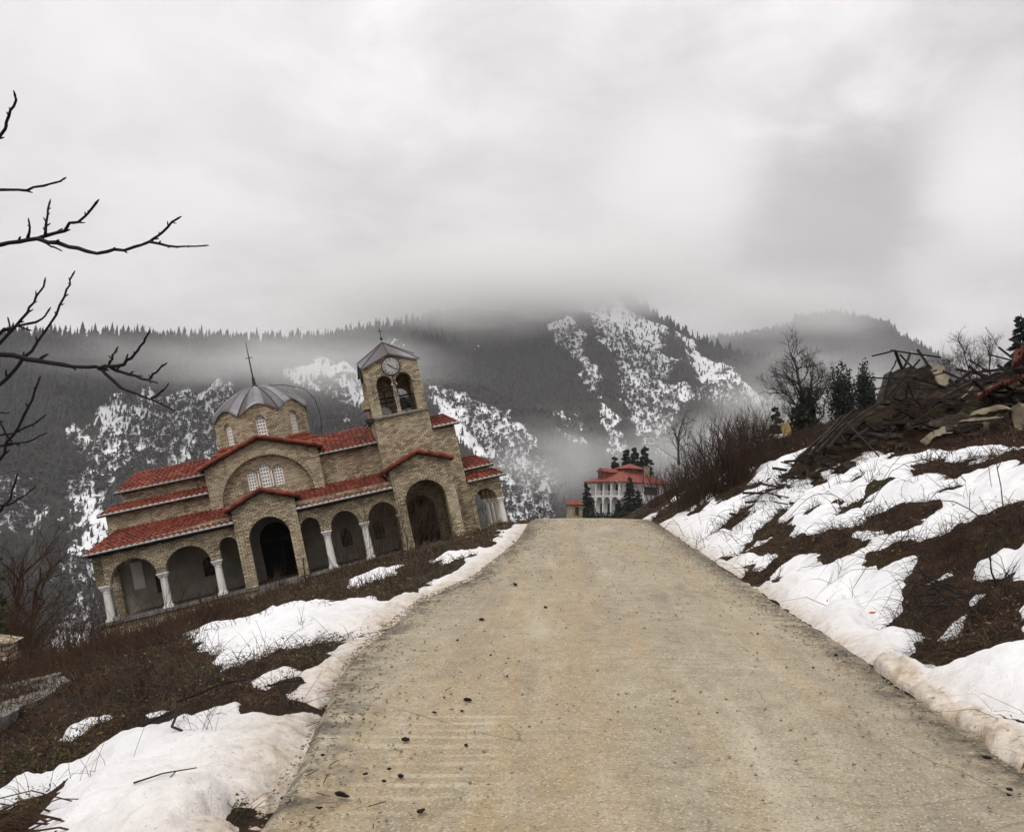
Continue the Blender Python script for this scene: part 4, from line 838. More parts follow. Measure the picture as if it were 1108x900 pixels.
e_ = .10; za, zg = 8.34, 8.82; cs = [(X0 - e_, Y0 - e_), (X1 + e_, Y0 - e_), (X1 + e_, Y1 + e_), (X0 - e_, Y1 + e_)]
rf = MB(); vv = [(XM, YM, 9.62)]; 
for i in range(4):
    a_, b_ = cs[i], cs[(i + 1) % 4]; vv += [(a_[0], a_[1], za), ((a_[0] + b_[0]) / 2, (a_[1] + b_[1]) / 2, zg)]
rf.add(vv, [(0, 1 + i, 1 + (i + 1) % 8) for i in range(8)]); rf.add([(x, y, z - .07) for x, y, z in vv], [(0, 1 + (i + 1) % 8, 1 + i) for i in range(8)])
rf.f += [(1 + i, 10 + i, 10 + (i + 1) % 8, 1 + (i + 1) % 8) for i in range(8)]
ro_ = rf.build('tower_roof', 'sheet_metal', ch); fattr(ro_, 'strip', [.55, .2, .5, .9, .45, .6, .3, .5, .35] * 2)
sm_ = MB()
for i in range(8): sm_.tube([vv[0], vv[1 + i]], .03, 5)
sm_.build('roof_seam', 'metal_dark', ro_)
MB().beam((XM, YM, 9.7), (XM, YM, 10.35), .03).beam((XM - .12, YM, 10.18), (XM + .12, YM, 10.18), .025).lathe(XM, YM, [(.05, 9.74), (.07, 9.8), (.03, 9.88)], 8).build('cross', 'metal_dark', ch)
MB().tube([(4.55, 1.8, 5.0), (5.0, 1.9, 5.55), (5.25, 1.95, 5.9)], .03, 5).box(5.05, 5.42, 1.75, 2.0, 5.86, 6.02).beam((4.9, 1.9, 5.72), (5.4, 1.9, 5.95), .05).build('floodlight_bracket', 'metal_dark', ch)
# west end: plain wall beside the tower, then the open porch
MB().box(7.952, 9.0, 2.05, 5.2, -.1, 5.05).build('west_wall', 'stone', ch)
tiles('west_roof', (7.95, 1.78, 5.05), (9.22, 1.78, 5.05), (7.95, 3.9, 5.72), (8.9, 3.9, 5.72), ch)
MB().plate([arcade(9.0, 10.55, [(10.55, 2.28), (9.0, 2.28)], [(9.18, 10.22, 1.26, 1.82)], [-.14, 1.26])], 2.0, 2.32).build('west_porch_wall', 'stone', ch)
trim(9.18, 10.22, 1.26, 1.82, .15, 2.0, ch, n=13)
MB().plate([arcade(9.0, 10.55, [(10.55, 2.28), (9.0, 2.28)], [(9.18, 10.22, 1.26, 1.82)], [-.14, 1.26])], 5.6, 5.9).build('west_porch_wall', 'stone', ch)
def fr_w(x, y, z): return (10.55 - y, 2.325 + x, z)
MB().plate([arcade(0, 3.27, [(3.27, 2.28), (0, 2.28)], [(.15, 1.0, 1.26, 1.66), (1.2, 2.05, 1.26, 1.66), (2.25, 3.1, 1.26, 1.66)], [1.26] * 4)], 0, .3, fr_w).build('west_porch_wall', 'stone', ch)
for y in (2.16, 3.42, 4.47, 5.5): column(10.40, y, -.14, 1.26, ch, .26)
column(10.38, 2.75, -.14, 1.26, ch, .2)
MB().box(9.003, 10.5, 2.33, 5.9, 2.0, 2.26).build('porch_ceiling', 'plaster', ch)
MB().box(9.0, 10.3, 2.55, 5.6, 2.285, 2.82).build('clerestory', 'stone', ch)
tiles('west_porch_roof', (8.98, 1.72, 2.26), (10.85, 1.72, 2.26), (8.98, 2.7, 2.62), (10.5, 2.7, 2.62), ch)
tiles('west_porch_roof', (8.98, 2.3, 2.84), (10.5, 2.3, 2.84), (8.98, 3.9, 3.45), (10.0, 3.9, 3.45), ch)

# ------------------------------------------------------------------ white two-storey house beyond the crest
def make_house():
    cx, cy = 16.7, 131.0; g = 2.0
    h = root('house', (cx, cy, g), 'white two-storey house with arched verandas and a red hipped roof beyond the crest', 'house', rz=R(38))
    W, D = 11.0, 8.5                                              # near corner at the origin, right front along +x, veranda side along +y
    h.rotation_euler = (R(1.0), R(2.0), R(33)); h.scale = (.84, .84, .80)
    MB().box(0.6, W, .9, D, -3, 6.35).build('wall', 'house_white', h)
    MB().box(-1.3, W * .42, -.5, D, 3.35, 3.62).box(W * .42 + .01, W - .2, -.5, .9, 3.35, 3.55).build('balcony_slab', 'house_white', h)
    for z0, z1 in ((0, 3.35), (3.62, 6.35)):
        pts = [(-1.1, -.3)] + [(-1.1, y) for y in (1.9, 4.1, 6.3, D - .2)] + [(W * .42 - .1, -.3)]
        for i, (x, y) in enumerate(pts):
            o = MB().box(x - .14, x + .14, y - .14, y + .14, z0, z1).build('veranda_column', 'house_white', h)
            br = MB()
            for s_ in (-1, 1):
                if i < 5: br.plate([[(s_ * .14, z1 - 1.0), (s_ * .30, z1 - .45), (s_ * .62, z1 - .15), (s_ * 1.0, z1), (s_ * .14, z1)]], -.1, .1, lambda a, b, c, x=x, y=y: (x + b, y + a, c))
                if i in (0, 5): br.plate([[(s_ * .14, z1 - 1.0), (s_ * .30, z1 - .45), (s_ * .62, z1 - .15), (s_ * 1.0, z1), (s_ * .14, z1)]], -.1, .1, lambda a, b, c, x=x, y=y: (x + a, y + b, c))
            br.build('bracket', 'house_white', o)
        for y in (1.6, 3.8, 6.0):
            w_ = MB().box(.54, .598, y, y + 1.1, z0 + .1 if z0 == 0 else z0 + .25, z0 + 2.2).build('window', 'brown_shutter', h); MB().box(.50, .538, y + .12, y + .98, z0 + .4, z0 + 2.05).build('pane', 'dark_glass', w_)
    rl = MB()
    for i in range(36): y = -.3 + i * (D + .1) / 36; rl.box(-1.12, -1.08, y, y + .04, 3.62, 4.45)
    rl.box(-1.14, -1.06, -.3, D, 4.45, 4.52); rl.build('railing', 'house_white', h)
    for x0, x1, z0, z1 in ((5.6, 8.9, 4.15, 5.7), (1.6, 3.2, 3.7, 5.8)):
        w_ = MB().box(x0, x1, .84, .898, z0, z1).build('window', 'brown_shutter', h)
        for q in range(3): MB().box(x0 + .1 + q * (x1 - x0) / 3, x0 + (q + 1) * (x1 - x0) / 3 - .05, .80, .838, z0 + .1, z1 - .1).build('pane', 'dark_glass', w_)
    MB().box(7.2, 9.6, .83, .898, 0, 2.5).build('garage_door', 'brown_shutter', h)
    e = 1.75; z0, z1 = 6.35, 9.0; x0, x1, y0, y1 = -e + .1, W + 1.2, -1.2, D + 1.0; xm0, xm1, ym = 3.9, 6.6, D / 2
    r_ = MB().add([(x0, y0, z0), (x1, y0, z0), (x1, y1, z0), (x0, y1, z0), (xm0, ym, z1), (xm1, ym, z1), (x0, y0, z0 - .16), (x1, y0, z0 - .16), (x1, y1, z0 - .16), (x0, y1, z0 - .16)],
        [(0, 1, 5, 4), (1, 2, 5), (2, 3, 4, 5), (3, 0, 4), (6, 7, 1, 0), (7, 8, 2, 1), (8, 9, 3, 2), (9, 6, 0, 3), (9, 8, 7, 6)]).build('roof', 'house_roof', h)
    ln = MB().box(3.5, 7.0, ym - 1.5, ym + 1.5, 8.2, 9.25).build('lantern', 'house_roof', h)
    MB().box(3.9, 6.6, ym - 1.55, ym - 1.502, 8.72, 9.15).build('lantern_window', 'dark_glass', ln)
    MB().add([(3.0, ym - 2, 9.25), (7.5, ym - 2, 9.25), (7.5, ym + 2, 9.25), (3.0, ym + 2, 9.25), (5.25, ym, 10.3), (3.0, ym - 2, 9.15), (7.5, ym - 2, 9.15), (7.5, ym + 2, 9.15), (3.0, ym + 2, 9.15)],
        [(0, 1, 4), (1, 2, 4), (2, 3, 4), (3, 0, 4), (5, 6, 1, 0), (6, 7, 2, 1), (7, 8, 3, 2), (8, 5, 0, 3), (8, 7, 6, 5)]).build('lantern_roof', 'house_roof', h)
    dn = MB().box(-.6, 2.6, 4.7, 6.6, 6.9, 8.3).build('dormer', 'house_roof', h)
    MB().plate([[(4.4, 8.3), (6.9, 8.3), (5.65, 9.1)]], -.9, 3.2, lambda a, b, c: (b, a, c)).build('dormer_roof', 'house_roof', dn); MB().box(-.66, -.602, 5.1, 6.2, 7.1, 8.2).build('dormer_window', 'dark_glass', dn)
    c_ = MB().box(6.6, 7.4, 1.2, 1.9, 7.2, 9.6).box(6.5, 7.5, 1.1, 2.0, 9.6, 9.75).build('chimney', 'cream_plaster', r_)
make_house()
def make_hut():
    h = root('hut', (7.75, 103, 2.2), 'small hut with a red tiled roof left of the white house', 'hut', rz=R(20))
    h.scale = (.75, .75, .75)
    MB().box(-.95, .95, 0, 2, -2.5, 1.35).build('wall', 'cream_plaster', h)
    o = MB().add([(-1.2, -.3, 1.3), (1.2, -.3, 1.3), (1.2, 2.3, 1.3), (-1.2, 2.3, 1.3), (-.5, 1, 2.15), (.5, 1, 2.15)], [(0, 1, 5, 4), (1, 2, 5), (2, 3, 4, 5), (3, 0, 4), (3, 2, 1, 0)]).build('roof', 'house_roof', h)
    MB().box(-.35, .3, -.05, -.002, -.4, .9).build('door', 'brown_shutter', h)
make_hut()
def make_shed():
    h = root('shed', (19.5, 100, 3.2), 'low dark shed with snow on its flat roof right of the white house', 'shed', rz=R(-8))
    MB().box(-1.6, 1.8, 0, 2.6, -2.5, .9).build('wall', 'old_wood', h)
    r_ = MB().box(-1.9, 2.1, -.3, 2.9, .9, 1.02).build('roof', 'old_wood', h)
    bm = MB(); N = 16
    for i in range(N + 1):
        for j in range(N + 1):
            x, y = -1.85 + 3.9 * i / N, -.25 + 3.1 * j / N; e_ = min(i, N - i, j, N - j) / 4; bm.v.append((x, y, 1.025 + .3 * min(1, e_) ** .5 + .04 * float(fbm(np.array(x), np.array(y), 2, 3))))
    for i in range(N):
        for j in range(N): a = i * (N + 1) + j; bm.f.append((a, a + N + 1, a + N + 2, a + 1))
    o = bm.build('roof_snow', 'snow', r_, True); fattr(o, 'dirt', [0] * len(bm.v))
make_shed()

# ------------------------------------------------------------------ the wrecked house on top of the bank
BEAMS = [[(8.5,20,5.39), (8.88,19.6,5.44), 0.025, 'w'], [(8.77,19.6,5.46), (10.22,20.2,5.39), 0.028, 'w'], [(8.88,19.6,5.43), (9.14,19.9,5.08), 0.049, 'w'], [(9.7,20.2,5.58), (9.83,20,5.16), 0.043, 'w'], [(9.25,19.2,5.17), (8.49,19.4,4.24), 0.034, 'w'], [(9.12,19.9,5.4), (9.63,20.4,5.19), 0.025, 'w'], [(9.54,20.3,5.5), (9.23,20,5.09), 0.036, 'w'], [(8.99,19.8,5.26), (8.86,19.8,5.02), 0.021, 'w'], [(7.74,19,4.73), (8.9,19.2,4.72), 0.024, 'w'], [(8,19,4.42), (9.68,19.3,4.94), 0.027, 'w'], [(9.72,19.1,4.84), (8.97,19.2,4.64), 0.024, 'w'], [(8.87,19.2,4.78), (9.98,19.5,4.57), 0.031, 'w'], [(8.94,19.15,4.65), (8.89,19.3,4.22), 0.031, 'w'], [(8.87,19.1,4.68), (9.08,19.2,4.22), 0.027, 'w'], [(9.32,19.15,4.5), (9.1,19.2,4.24), 0.021, 'w'], [(8.96,19,4.6), (9.67,19.2,4.47), 0.02, 'w'], [(8.7,19.5,4.94), (8.58,19.6,4.28), 0.031, 'w'], [(8.48,19,4.3), (8.91,19,4.72), 0.027, 'w'], [(8.89,19.2,4.49), (10.06,18.8,4.4), 0.021, 'w'], [(9.8,18.2,4.97), (10.17,18,4.67), 0.026, 'w'], [(10.14,17.6,5.12), (10.2,17.2,4.79), 0.028, 'w'], [(10.13,17.2,5.2), (10.18,16.8,5.01), 0.028, 'w'], [(9.86,17.5,4.94), (10.12,16.6,4.57), 0.025, 'w'], [(9.71,17.5,4.63), (10.24,16.8,4.51), 0.025, 'w'], [(9.56,17.6,4.37), (10.05,17.6,4.58), 0.028, 'w'], [(9.56,17.5,4.28), (10.1,17.3,4.53), 0.025, 'w'], [(9.27,17.6,4.03), (9.49,17.5,4.28), 0.025, 'p'], [(9.22,18,4.37), (9.69,17.7,4.33), 0.026, 'w'], [(10.09,17,4.64), (9.92,17,4.39), 0.027, 'w'], [(10.11,16.6,4.38), (9.72,17,4.17), 0.03, 'w'], [(8.48,17.2,3.98), (9.17,16.6,3.75), 0.028, 'w'], [(9.79,16.5,4.09), (9.91,16.3,4.06), 0.024, 'p'], [(9.89,17.6,5.56), (10.12,17.6,5.14), 0.006, 'w'], [(7.02,17.5,3.54), (7.78,17.6,3.88), 0.031, 'w'], [(6.42,17,3.3), (7.6,17.4,3.98), 0.03, 'w'], [(6.46,16.8,3.22), (6.93,16.8,3.56), 0.03, 'w'], [(6.2,17.2,3.08), (7.08,17.6,3.81), 0.037, 'w'], [(5.95,17.2,2.83), (6.89,17.8,3.71), 0.037, 'w'], [(6.03,17,2.87), (6.93,17.5,3.64), 0.037, 'w'], [(5.73,17.4,2.72), (6.87,18,3.6), 0.044, 'w'], [(6.13,16.6,2.96), (6.8,17,3.55), 0.03, 'w'], [(7.49,17.6,3.81), (8.32,17.8,4.03), 0.028, 'w'], [(6.25,16,3.38), (6.34,14.8,2.66), 0.017, 'w'], [(6.48,16.4,3.07), (6.93,16.6,3.32), 0.035, 'w']]
BL = ['long thin pole balanced across the top of the roof truss, rising to the right', 'long pole lying across the top of the roof truss, sloping down to the right', 'thick squared post of the broken truss, left of the pair', 'thick squared post of the broken truss, right of the pair',
 'longest dark diagonal brace crossing the broken truss', 'short rafter slanting down between the two truss posts', 'short rafter leaning left between the two truss posts', 'thin strut at the outer left of the broken truss',
 'long thin pole sticking far out to the left of the masonry stub', 'pole slanting up to the right across the masonry stub', 'short bar poking out right of the masonry stub near the cream plaster', 'dark board slanting down to the right from the hub of the truss',
 'short lath fanning straight down from the hub of the truss', 'lath fanning down and right from the hub of the truss', 'short lath leaning left at the foot of the masonry stub', 'thin lath running right from the hub towards the rubble',
 'post leaning on the left edge of the masonry stub', 'brace rising to the right low on the masonry stub', 'long thin pole lying level from the masonry stub to the roof wreck']
for i, (a, b, w_, kd) in enumerate(BEAMS):
    m_ = MB().beam(a, b, w_ * 1.2, w_ * 1.2, .012)
    o = m_.build('roof_beam' if i < 33 else 'plank', 'pale_wood' if kd == 'p' else 'old_wood')
    c = (Vector(a) + Vector(b)) / 2
    if i < 19: tag(o, BL[i] , 'beam', 'broken roof timbers on the bank')
    elif kd == 'p': tag(o, 'pale weathered plank leaning in the roof wreck' if i == 26 else 'pale board lying flat at the right edge of the wreck', 'plank', 'broken roof timbers on the bank')
    elif i == 32: tag(o, 'thin bare sapling stem standing up behind the roof wreck', 'stem')
    elif i < 33: tag(o, 'dark broken rafter sticking out of the red tiled roof wreck', 'beam', 'rafters of the collapsed tiled roof')
    elif i == 42: tag(o, 'long dark pole sliding down onto the snow below the plank heap', 'beam')
    else: tag(o, 'dark board in the slanting heap of planks at the left end of the ruin', 'plank', 'heap of dark planks at the ruin')
def up(u, v, d):                                                   # a point of the ruin from its bearing, height angle and distance
    x = (u - 554) / 930; y = (450 - v) / 930; c_, s_ = math.cos(R(6.75)), math.sin(R(6.75)); f = d / (c_ - y * s_)
    return Vector((x * f, d, 1.6 + (s_ + y * c_) * f))
def broken_wall(name, pts, d0, d1, thick, mat, label, cat, jag=.05, sub=3, parent=None):
    """thick slab of masonry with a broken outline, standing between two distances"""
    out = []
    us = [p[0] for p in pts]; u0, u1 = min(us), max(us)
    P_ = [up(u, v, d0 + (d1 - d0) * (u - u0) / max(1, u1 - u0)) for u, v in pts]
    for i, p in enumerate(P_):
        q = P_[(i + 1) % len(P_)]
        for k_ in range(sub): out.append(p.lerp(q, k_ / sub) + Vector([random.uniform(-jag, jag) if k_ else 0 for _ in range(3)]))
    ex = (up(u1, 450, d1) - up(u0, 450, d0)); ex.z = 0; ex.normalize(); ey = Vector((-ex.y, ex.x, 0)); o0 = out[0]
    loop = [((p - o0).dot(ex), (p - o0).z) for p in out]
    mb = MB().plate([loop], 0, thick, lambda x, y, z: tuple(o0 + ex * x + ey * y + Vector((0, 0, z))))
    o = mb.build(name, mat, parent)
    if label: tag(o, label, cat)
    return o
z7 = lambda L: [(930 + x / 6, 350 + y / 6) for x, y in L]
o = broken_wall('ruined_wall', z7([(150, 520), (195, 312), (300, 288), (400, 282), (450, 272), (482, 300), (500, 370), (560, 415), (565, 505)]), 20.4, 20.2, .5, 'rubble', 'dark masonry stub standing behind the broken roof truss', 'ruin')
broken_wall('plaster_patch', z7([(470, 300), (505, 264), (548, 272), (580, 375), (556, 412), (520, 395), (497, 365)]), 20.15, 20.1, .12, 'cream_plaster', None, None, .03, parent=o)
broken_wall('ruined_wall', z7([(470, 640), (640, 585), (715, 590), (800, 560), (940, 535), (985, 560), (985, 800), (760, 815), (480, 800)]), 16.0, 15.2, .9, 'rubble', 'long low broken wall lying along the top of the snowy bank', 'ruin')
pw = [o for o in COL.objects if o.name.startswith('ruined_wall')][-1]
for L in ([(480, 690), (560, 665), (632, 655), (620, 700), (540, 715), (480, 745)], [(665, 712), (760, 700), (800, 645), (840, 640), (838, 690), (790, 720), (680, 730)], [(390, 760), (470, 700), (480, 740), (430, 790)], [(640, 640), (720, 615), (890, 600), (950, 608), (760, 630)]):
    broken_wall('plaster_patch', z7(L), 15.95 - (L[0][0] - 470) / 520 * .8, 15.9 - (L[2][0] - 470) / 520 * .8, .06, 'cream_plaster', None, None, .02, parent=pw)
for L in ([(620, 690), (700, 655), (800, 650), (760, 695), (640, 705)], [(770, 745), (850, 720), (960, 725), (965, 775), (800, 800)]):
    broken_wall('hollow', z7(L), 15.9 - (L[0][0] - 470) / 520 * .8, 15.85 - (L[2][0] - 470) / 520 * .8, .06, 'dark_void', None, None, .02, parent=pw)  # flat near-black plates on the wall face, painting the shade inside holes
broken_wall('concrete_slab', z7([(715, 595), (770, 560), (870, 533), (935, 530), (960, 552), (880, 570), (790, 590)]), 15.0, 14.6, .5, 'cream_plaster', 'pale broken concrete slab on top of the long low wall', 'slab', .02)
broken_wall('concrete_block', z7([(985, 545), (1030, 515), (1075, 575), (1110, 570), (1110, 700), (1050, 690), (990, 710)]), 14.9, 14.6, .6, 'cream_plaster', 'pale concrete block at the right end of the low wall', 'block', .03)
broken_wall('plaster_chunk', z7([(762, 452), (800, 432), (860, 402), (866, 430), (820, 455), (778, 492)]), 17.0, 16.8, .25, 'cream_plaster', 'pale plaster chunk lying left of the rusty roof sheet', 'chunk', .02)
broken_wall('yellow_board', [(845, 459), (853, 456), (858, 474), (857, 481), (849, 478)], 30, 30, .12, 'yellow_board', 'yellow ochre board standing up left of the plank heap', 'board', .02)
broken_wall('white_board', [(838, 470), (851, 469), (851, 473), (842, 474)], 29.8, 29.8, .3, 'house_white', 'white board lying beside the yellow board', 'board', .01)
# collapsed tiled roof: a slumped sheet with courses of tile and a heap of loose tiles above it
def slump(name, a, b, c, d, mat, n=26, m_=12, amp=.12):
    V = []; F = []
    for i in range(n + 1):
        for j in range(m_ + 1):
            u, v_ = i / n, j / m_; p = a.lerp(b, u).lerp(d.lerp(c, u), v_)
            p = p + Vector((0, 0, amp * float(fbm(np.array(u * 4.), np.array(v_ * 3.), 3, 14)) + .035 * abs(math.sin(i * PI / 2)) + (.03 if j % 2 else 0)))
            V.append(p)
    for i in range(n):
        for j in range(m_):
            if random.random() < .05: continue
            q = i * (m_ + 1) + j; F.append((q, q + m_ + 1, q + m_ + 2, q + 1))
    o = MB().add(V, F).build(name, mat); md = o.modifiers.new('thickness', 'SOLIDIFY'); md.thickness = .05; return o
tag(slump('collapsed_roof', up(1055, 432, 16.6), up(1108, 408, 16.2), up(1112, 401, 17.4), up(1082, 412, 17.6), 'roof_rust'), 'rusty red slumped roof sheet among the broken rafters', 'roof')
tag(slump('collapsed_roof', up(1094, 392, 16.4), up(1160, 384, 16.0), up(1170, 372, 17.2), up(1098, 378, 17.2), 'roof_rust', amp=.3), 'heap of red roof tiles at the right edge under the dark fir', 'roof')
# mound of rubble the wreck lies on
def mound(name, cx, cy, rx, ry, h, mat, label, cat, rz=0):
    N, M_ = 40, 16; V = []; F = []
    for j in range(M_ + 1):
        for i in range(N):
            q = j / M_; a = 2 * PI * i / N; x = cx + rx * q * math.cos(a) * math.cos(rz) - ry * q * math.sin(a) * math.sin(rz); y = cy + rx * q * math.cos(a) * math.sin(rz) + ry * q * math.sin(a) * math.cos(rz)
            n_ = float(fbm(np.array(x * 1.4), np.array(y * 1.4), 4, 19)); V.append((x, y, gz(x, y) - .15 + (h + .5 * h * n_) * math.cos(q * PI / 2) ** .7 + .12 * n_))
    for j in range(M_):
        for i in range(N): F.append((j * N + i, (j + 1) * N + i, (j + 1) * N + (i + 1) % N, j * N + (i + 1) % N))
    return tag(MB().add(V, F).build(name, mat, smooth=False), label, cat)
mound('rubble_mound', 9.0, 18.6, 3.6, 1.6, .8, 'dirt', 'dark mound of earth and rubble under the broken roof truss', 'mound')
mound('rubble_mound', 10.4, 17.3, 2.8, 1.2, .75, 'dirt', 'dark mound of earth and rubble under the red roof wreck', 'mound')
mound('rubble_mound', 6.4, 18.0, 2.0, 1.2, .28, 'dirt', 'dark mound of earth under the slanting heap of planks', 'mound')

rb_ = MB()
for i in range(520):
    q = random.random(); x, y = (9.0, 18.6) if q < .45 else ((10.6, 17.3) if q < .75 else (7.2, 17.6)); dx_ = max(-2.4, min(2.4, random.gauss(0, 1.3))); x += dx_; y += max(-1.3, min(1.3, random.gauss(0, .7))); z = gz(x, y) + (random.uniform(.1, .45) * max(0, 1 - ((x - 9.2) / 4.2) ** 2) + .32) * max(.05, 1 - (dx_ / 2.5) ** 2)
    a = random.uniform(0, 2 * PI); L = random.uniform(.15, .9); dz = random.gauss(0, .12) * L; w_ = random.uniform(.012, .05)
    rb_.beam((x - math.cos(a) * L / 2, y - math.sin(a) * L / 2, z - dz), (x + math.cos(a) * L / 2, y + math.sin(a) * L / 2, z + dz), w_ * random.uniform(1, 2), w_, .01)
kind(rb_.build('wood_debris', 'old_wood'), 'stuff')
rb_ = MB()
for i in range(220):
    q = random.random(); x, y = (9.0, 18.0) if q < .5 else ((9.6, 16.0) if q < .8 else (7.2, 17.3)); x += max(-2.3, min(2.3, random.gauss(0, 1.3))); y += max(-1.3, min(1.3, random.gauss(0, .7))); z = gz(x, y) + random.uniform(.0, .5) * max(0, 1 - ((x - 9.2) / 4.2) ** 2); e_ = random.uniform(.03, .12)
    rb_.box(x - e_, x + e_, y - e_ * .8, y + e_ * .8, z - e_ * .5, z + e_ * .5, e_ * .35)
kind(rb_.build('rubble', 'rubble'), 'stuff')

for i in range(22):
    u = random.uniform(1035, 1125); v = random.uniform(396, 432) + (1108 - u) * .10; d = random.uniform(16.4, 17.8); a = random.choice((-1, 1)) * random.uniform(.05, .8); L = random.uniform(9, 26)
    o = MB().beam(up(u - L * math.cos(a), v - L * math.sin(a), d + random.uniform(-.3, .3)), up(u + L * math.cos(a), v + L * math.sin(a), d + random.uniform(-.3, .3)), random.uniform(.03, .06), random.uniform(.03, .07), .012).build('roof_beam', 'old_wood')
    tag(o, 'dark splintered timber in the tangle of the roof wreck at the right edge', 'beam', 'splintered timbers of the roof wreck')

# ------------------------------------------------------------------ plants
def grow(mb, p, d, L, r, depth, spread=.5, up=.15, sides=5, n=4, kids=(2, 4), shrink=.66, wob=.16):
    pts = [p.copy()]; rad = [r]; d = d.normalized()
    for i in range(n):
        d = (d + Vector([random.gauss(0, wob) for _ in range(3)]) + Vector((0, 0, up * .3))).normalized(); p = p + d * (L / n); pts.append(p.copy()); rad.append(r * (1 - .55 * (i + 1) / n))
    mb.tube(pts, rad, sides, caps=False)
    if depth <= 0: return
    for q in range(random.randint(*kids)):
        f = random.uniform(.35, 1.0); i = min(n - 1, int(f * n)); b = pts[i].lerp(pts[i + 1], f * n - i)
        a = random.uniform(0, 2 * PI); t = d.orthogonal().normalized(); t.rotate(Matrix.Rotation(a, 3, d))
        nd = (d * (1 - spread) + t * spread + Vector((0, 0, up))).normalized()
        grow(mb, b, nd, L * shrink * random.uniform(.75, 1.15), max(r * .5, r * (1 - .5 * f) * .62), depth - 1, spread, up, max(3, sides - 1), max(2, n - 1), kids, shrink, wob)
def bare_tree(name, x, y, h, label, group=None, z=None, mat='bark', r=None, depth=4, spread=.55, ivy=0, kids=(3, 4), lean=(0, 0)):
    z = gz(x, y) - .1 if z is None else z; t = root(name, (x, y, z), label, 'tree', group); r = r or h * .022
    tk = MB(); top = Vector((lean[0], lean[1], h * .5)); pts = [Vector((0, 0, -.3)), Vector((lean[0] * .3 + random.gauss(0, .02 * h), random.gauss(0, .02 * h), h * .2)), top]
    tk.tube(pts, [r * 1.25, r, r * .72], 8); tk.build('trunk', mat, t, True)
    cr = MB()
    for i in range(9):
        f = .35 + .65 * (i + .5) / 9; b = pts[1].lerp(top, max(0, (f - .4) / .6)); a = i * 2.4 + random.uniform(-.4, .4)
        d = Vector((math.cos(a) * spread, math.sin(a) * spread, .55 + .5 * f))
        grow(cr, b, d, h * .30 * random.uniform(.8, 1.2), r * .42, depth - 1, .5, .12, 5, 4, kids)
    grow(cr, top, Vector((lean[0] * .1, 0, 1)), h * .36, r * .7, depth - 1, .5, .12, 5, 4, kids)
    cr.build('crown', mat, t)
    if ivy: leaf_cloud('ivy', t, [(0, 0, h * .28, h * .13, h * .24), (.05 * h, 0, h * .45, h * .09, h * .16)], ivy, 'ivy', h * .022)
    return t
def leaf_cloud(name, par, blobs, n, mat, size):
    """small leaf faces filling ragged lumps"""
    V = []; w = np.array([b[3] ** 2 * b[4] for b in blobs]); w = w / w.sum(); pick = rng.choice(len(blobs), n, p=w)
    B = np.array(blobs)[pick]; u = rng.normal(size=(n, 3)); u /= np.linalg.norm(u, axis=1)[:, None]; rr_ = rng.uniform(0, 1, n) ** .42
    lum = 1 + .45 * fbm(u[:, 0] * 2.2 + pick * 7, u[:, 2] * 2.2 + u[:, 1] * 1.7, 3, 8)
    c = B[:, :3] + u * (rr_ * lum)[:, None] * np.stack([B[:, 3], B[:, 3], B[:, 4]], -1)
    return quads(name, c, size * rng.uniform(.6, 1.4, n), mat, par)
def quads(name, c, s, mat, par=None, flat=0.0):
    n = len(c); a = rng.normal(size=(n, 3)); a[:, 2] *= (1 - flat); a /= np.linalg.norm(a, axis=1)[:, None]; b = rng.normal(size=(n, 3)); b[:, 2] *= (1 - flat)
    b -= a * (a * b).sum(1)[:, None]; b /= np.linalg.norm(b, axis=1)[:, None]; s = np.asarray(s)[:, None]
    v = np.stack([c - a * s, c - b * s * .45, c + a * s, c + b * s * .45], 1).reshape(-1, 3)
    return np_mesh(name, v, np.arange(n * 4).reshape(n, 4), mat, par)
def conifer(name, x, y, h, rad, label, group=None, z=None, tiers=18, per=13, dens=12, col='needles', droop=.25, cat='tree'):
    z = gz(x, y) - .1 if z is None else z; t = root(name, (x, y, z), label, cat, group)
    MB().tube([(0, 0, -.3), (0, 0, h * .5), (0, 0, h)], [h * .018, h * .012, .01], 7).build('trunk', 'bark', t)
    V = []; F = []; b = 0
    for i in range(tiers):
        f = (i + .4) / tiers; zz = h * (.05 + .93 * f); L0 = rad * (1 - f) ** .85 + h * .012
        for q in range(max(5, int(per * (1 - f * .5)))):
            a = random.uniform(0, 2 * PI); L = L0 * random.uniform(.55, 1.2); z0 = zz + random.uniform(-.5, .5) * h / tiers
            dx, dy = math.cos(a), math.sin(a)
            for s_ in range(dens):
                g = (s_ + random.random()) / dens; px = L * g; w_ = L0 * .30 * (1.15 - g) + .02 * h; sd_ = random.uniform(-1, 1) * w_ * .8; zd = z0 - droop * L * g * g + random.uniform(-.25, .12) * h / tiers
                c = Vector((dx * px - dy * sd_, dy * px + dx * sd_, zd)); e = Vector((dx, dy, -.35 + random.uniform(-.3, .3))) * (h / tiers * .55 + L0 * .06); n_ = Vector((-dy, dx, random.uniform(-.7, .7))) * (w_ * .26)
                V += [c - n_ * .8, c + e * 1.2, c + n_ * .8, c - Vector((0, 0, h / tiers * .45)) + e * .3]; F.append((b, b + 1, b + 2)); F.append((b, b + 3, b + 1)); b += 4
    MB().add(V, F).build('crown', col, t); return t
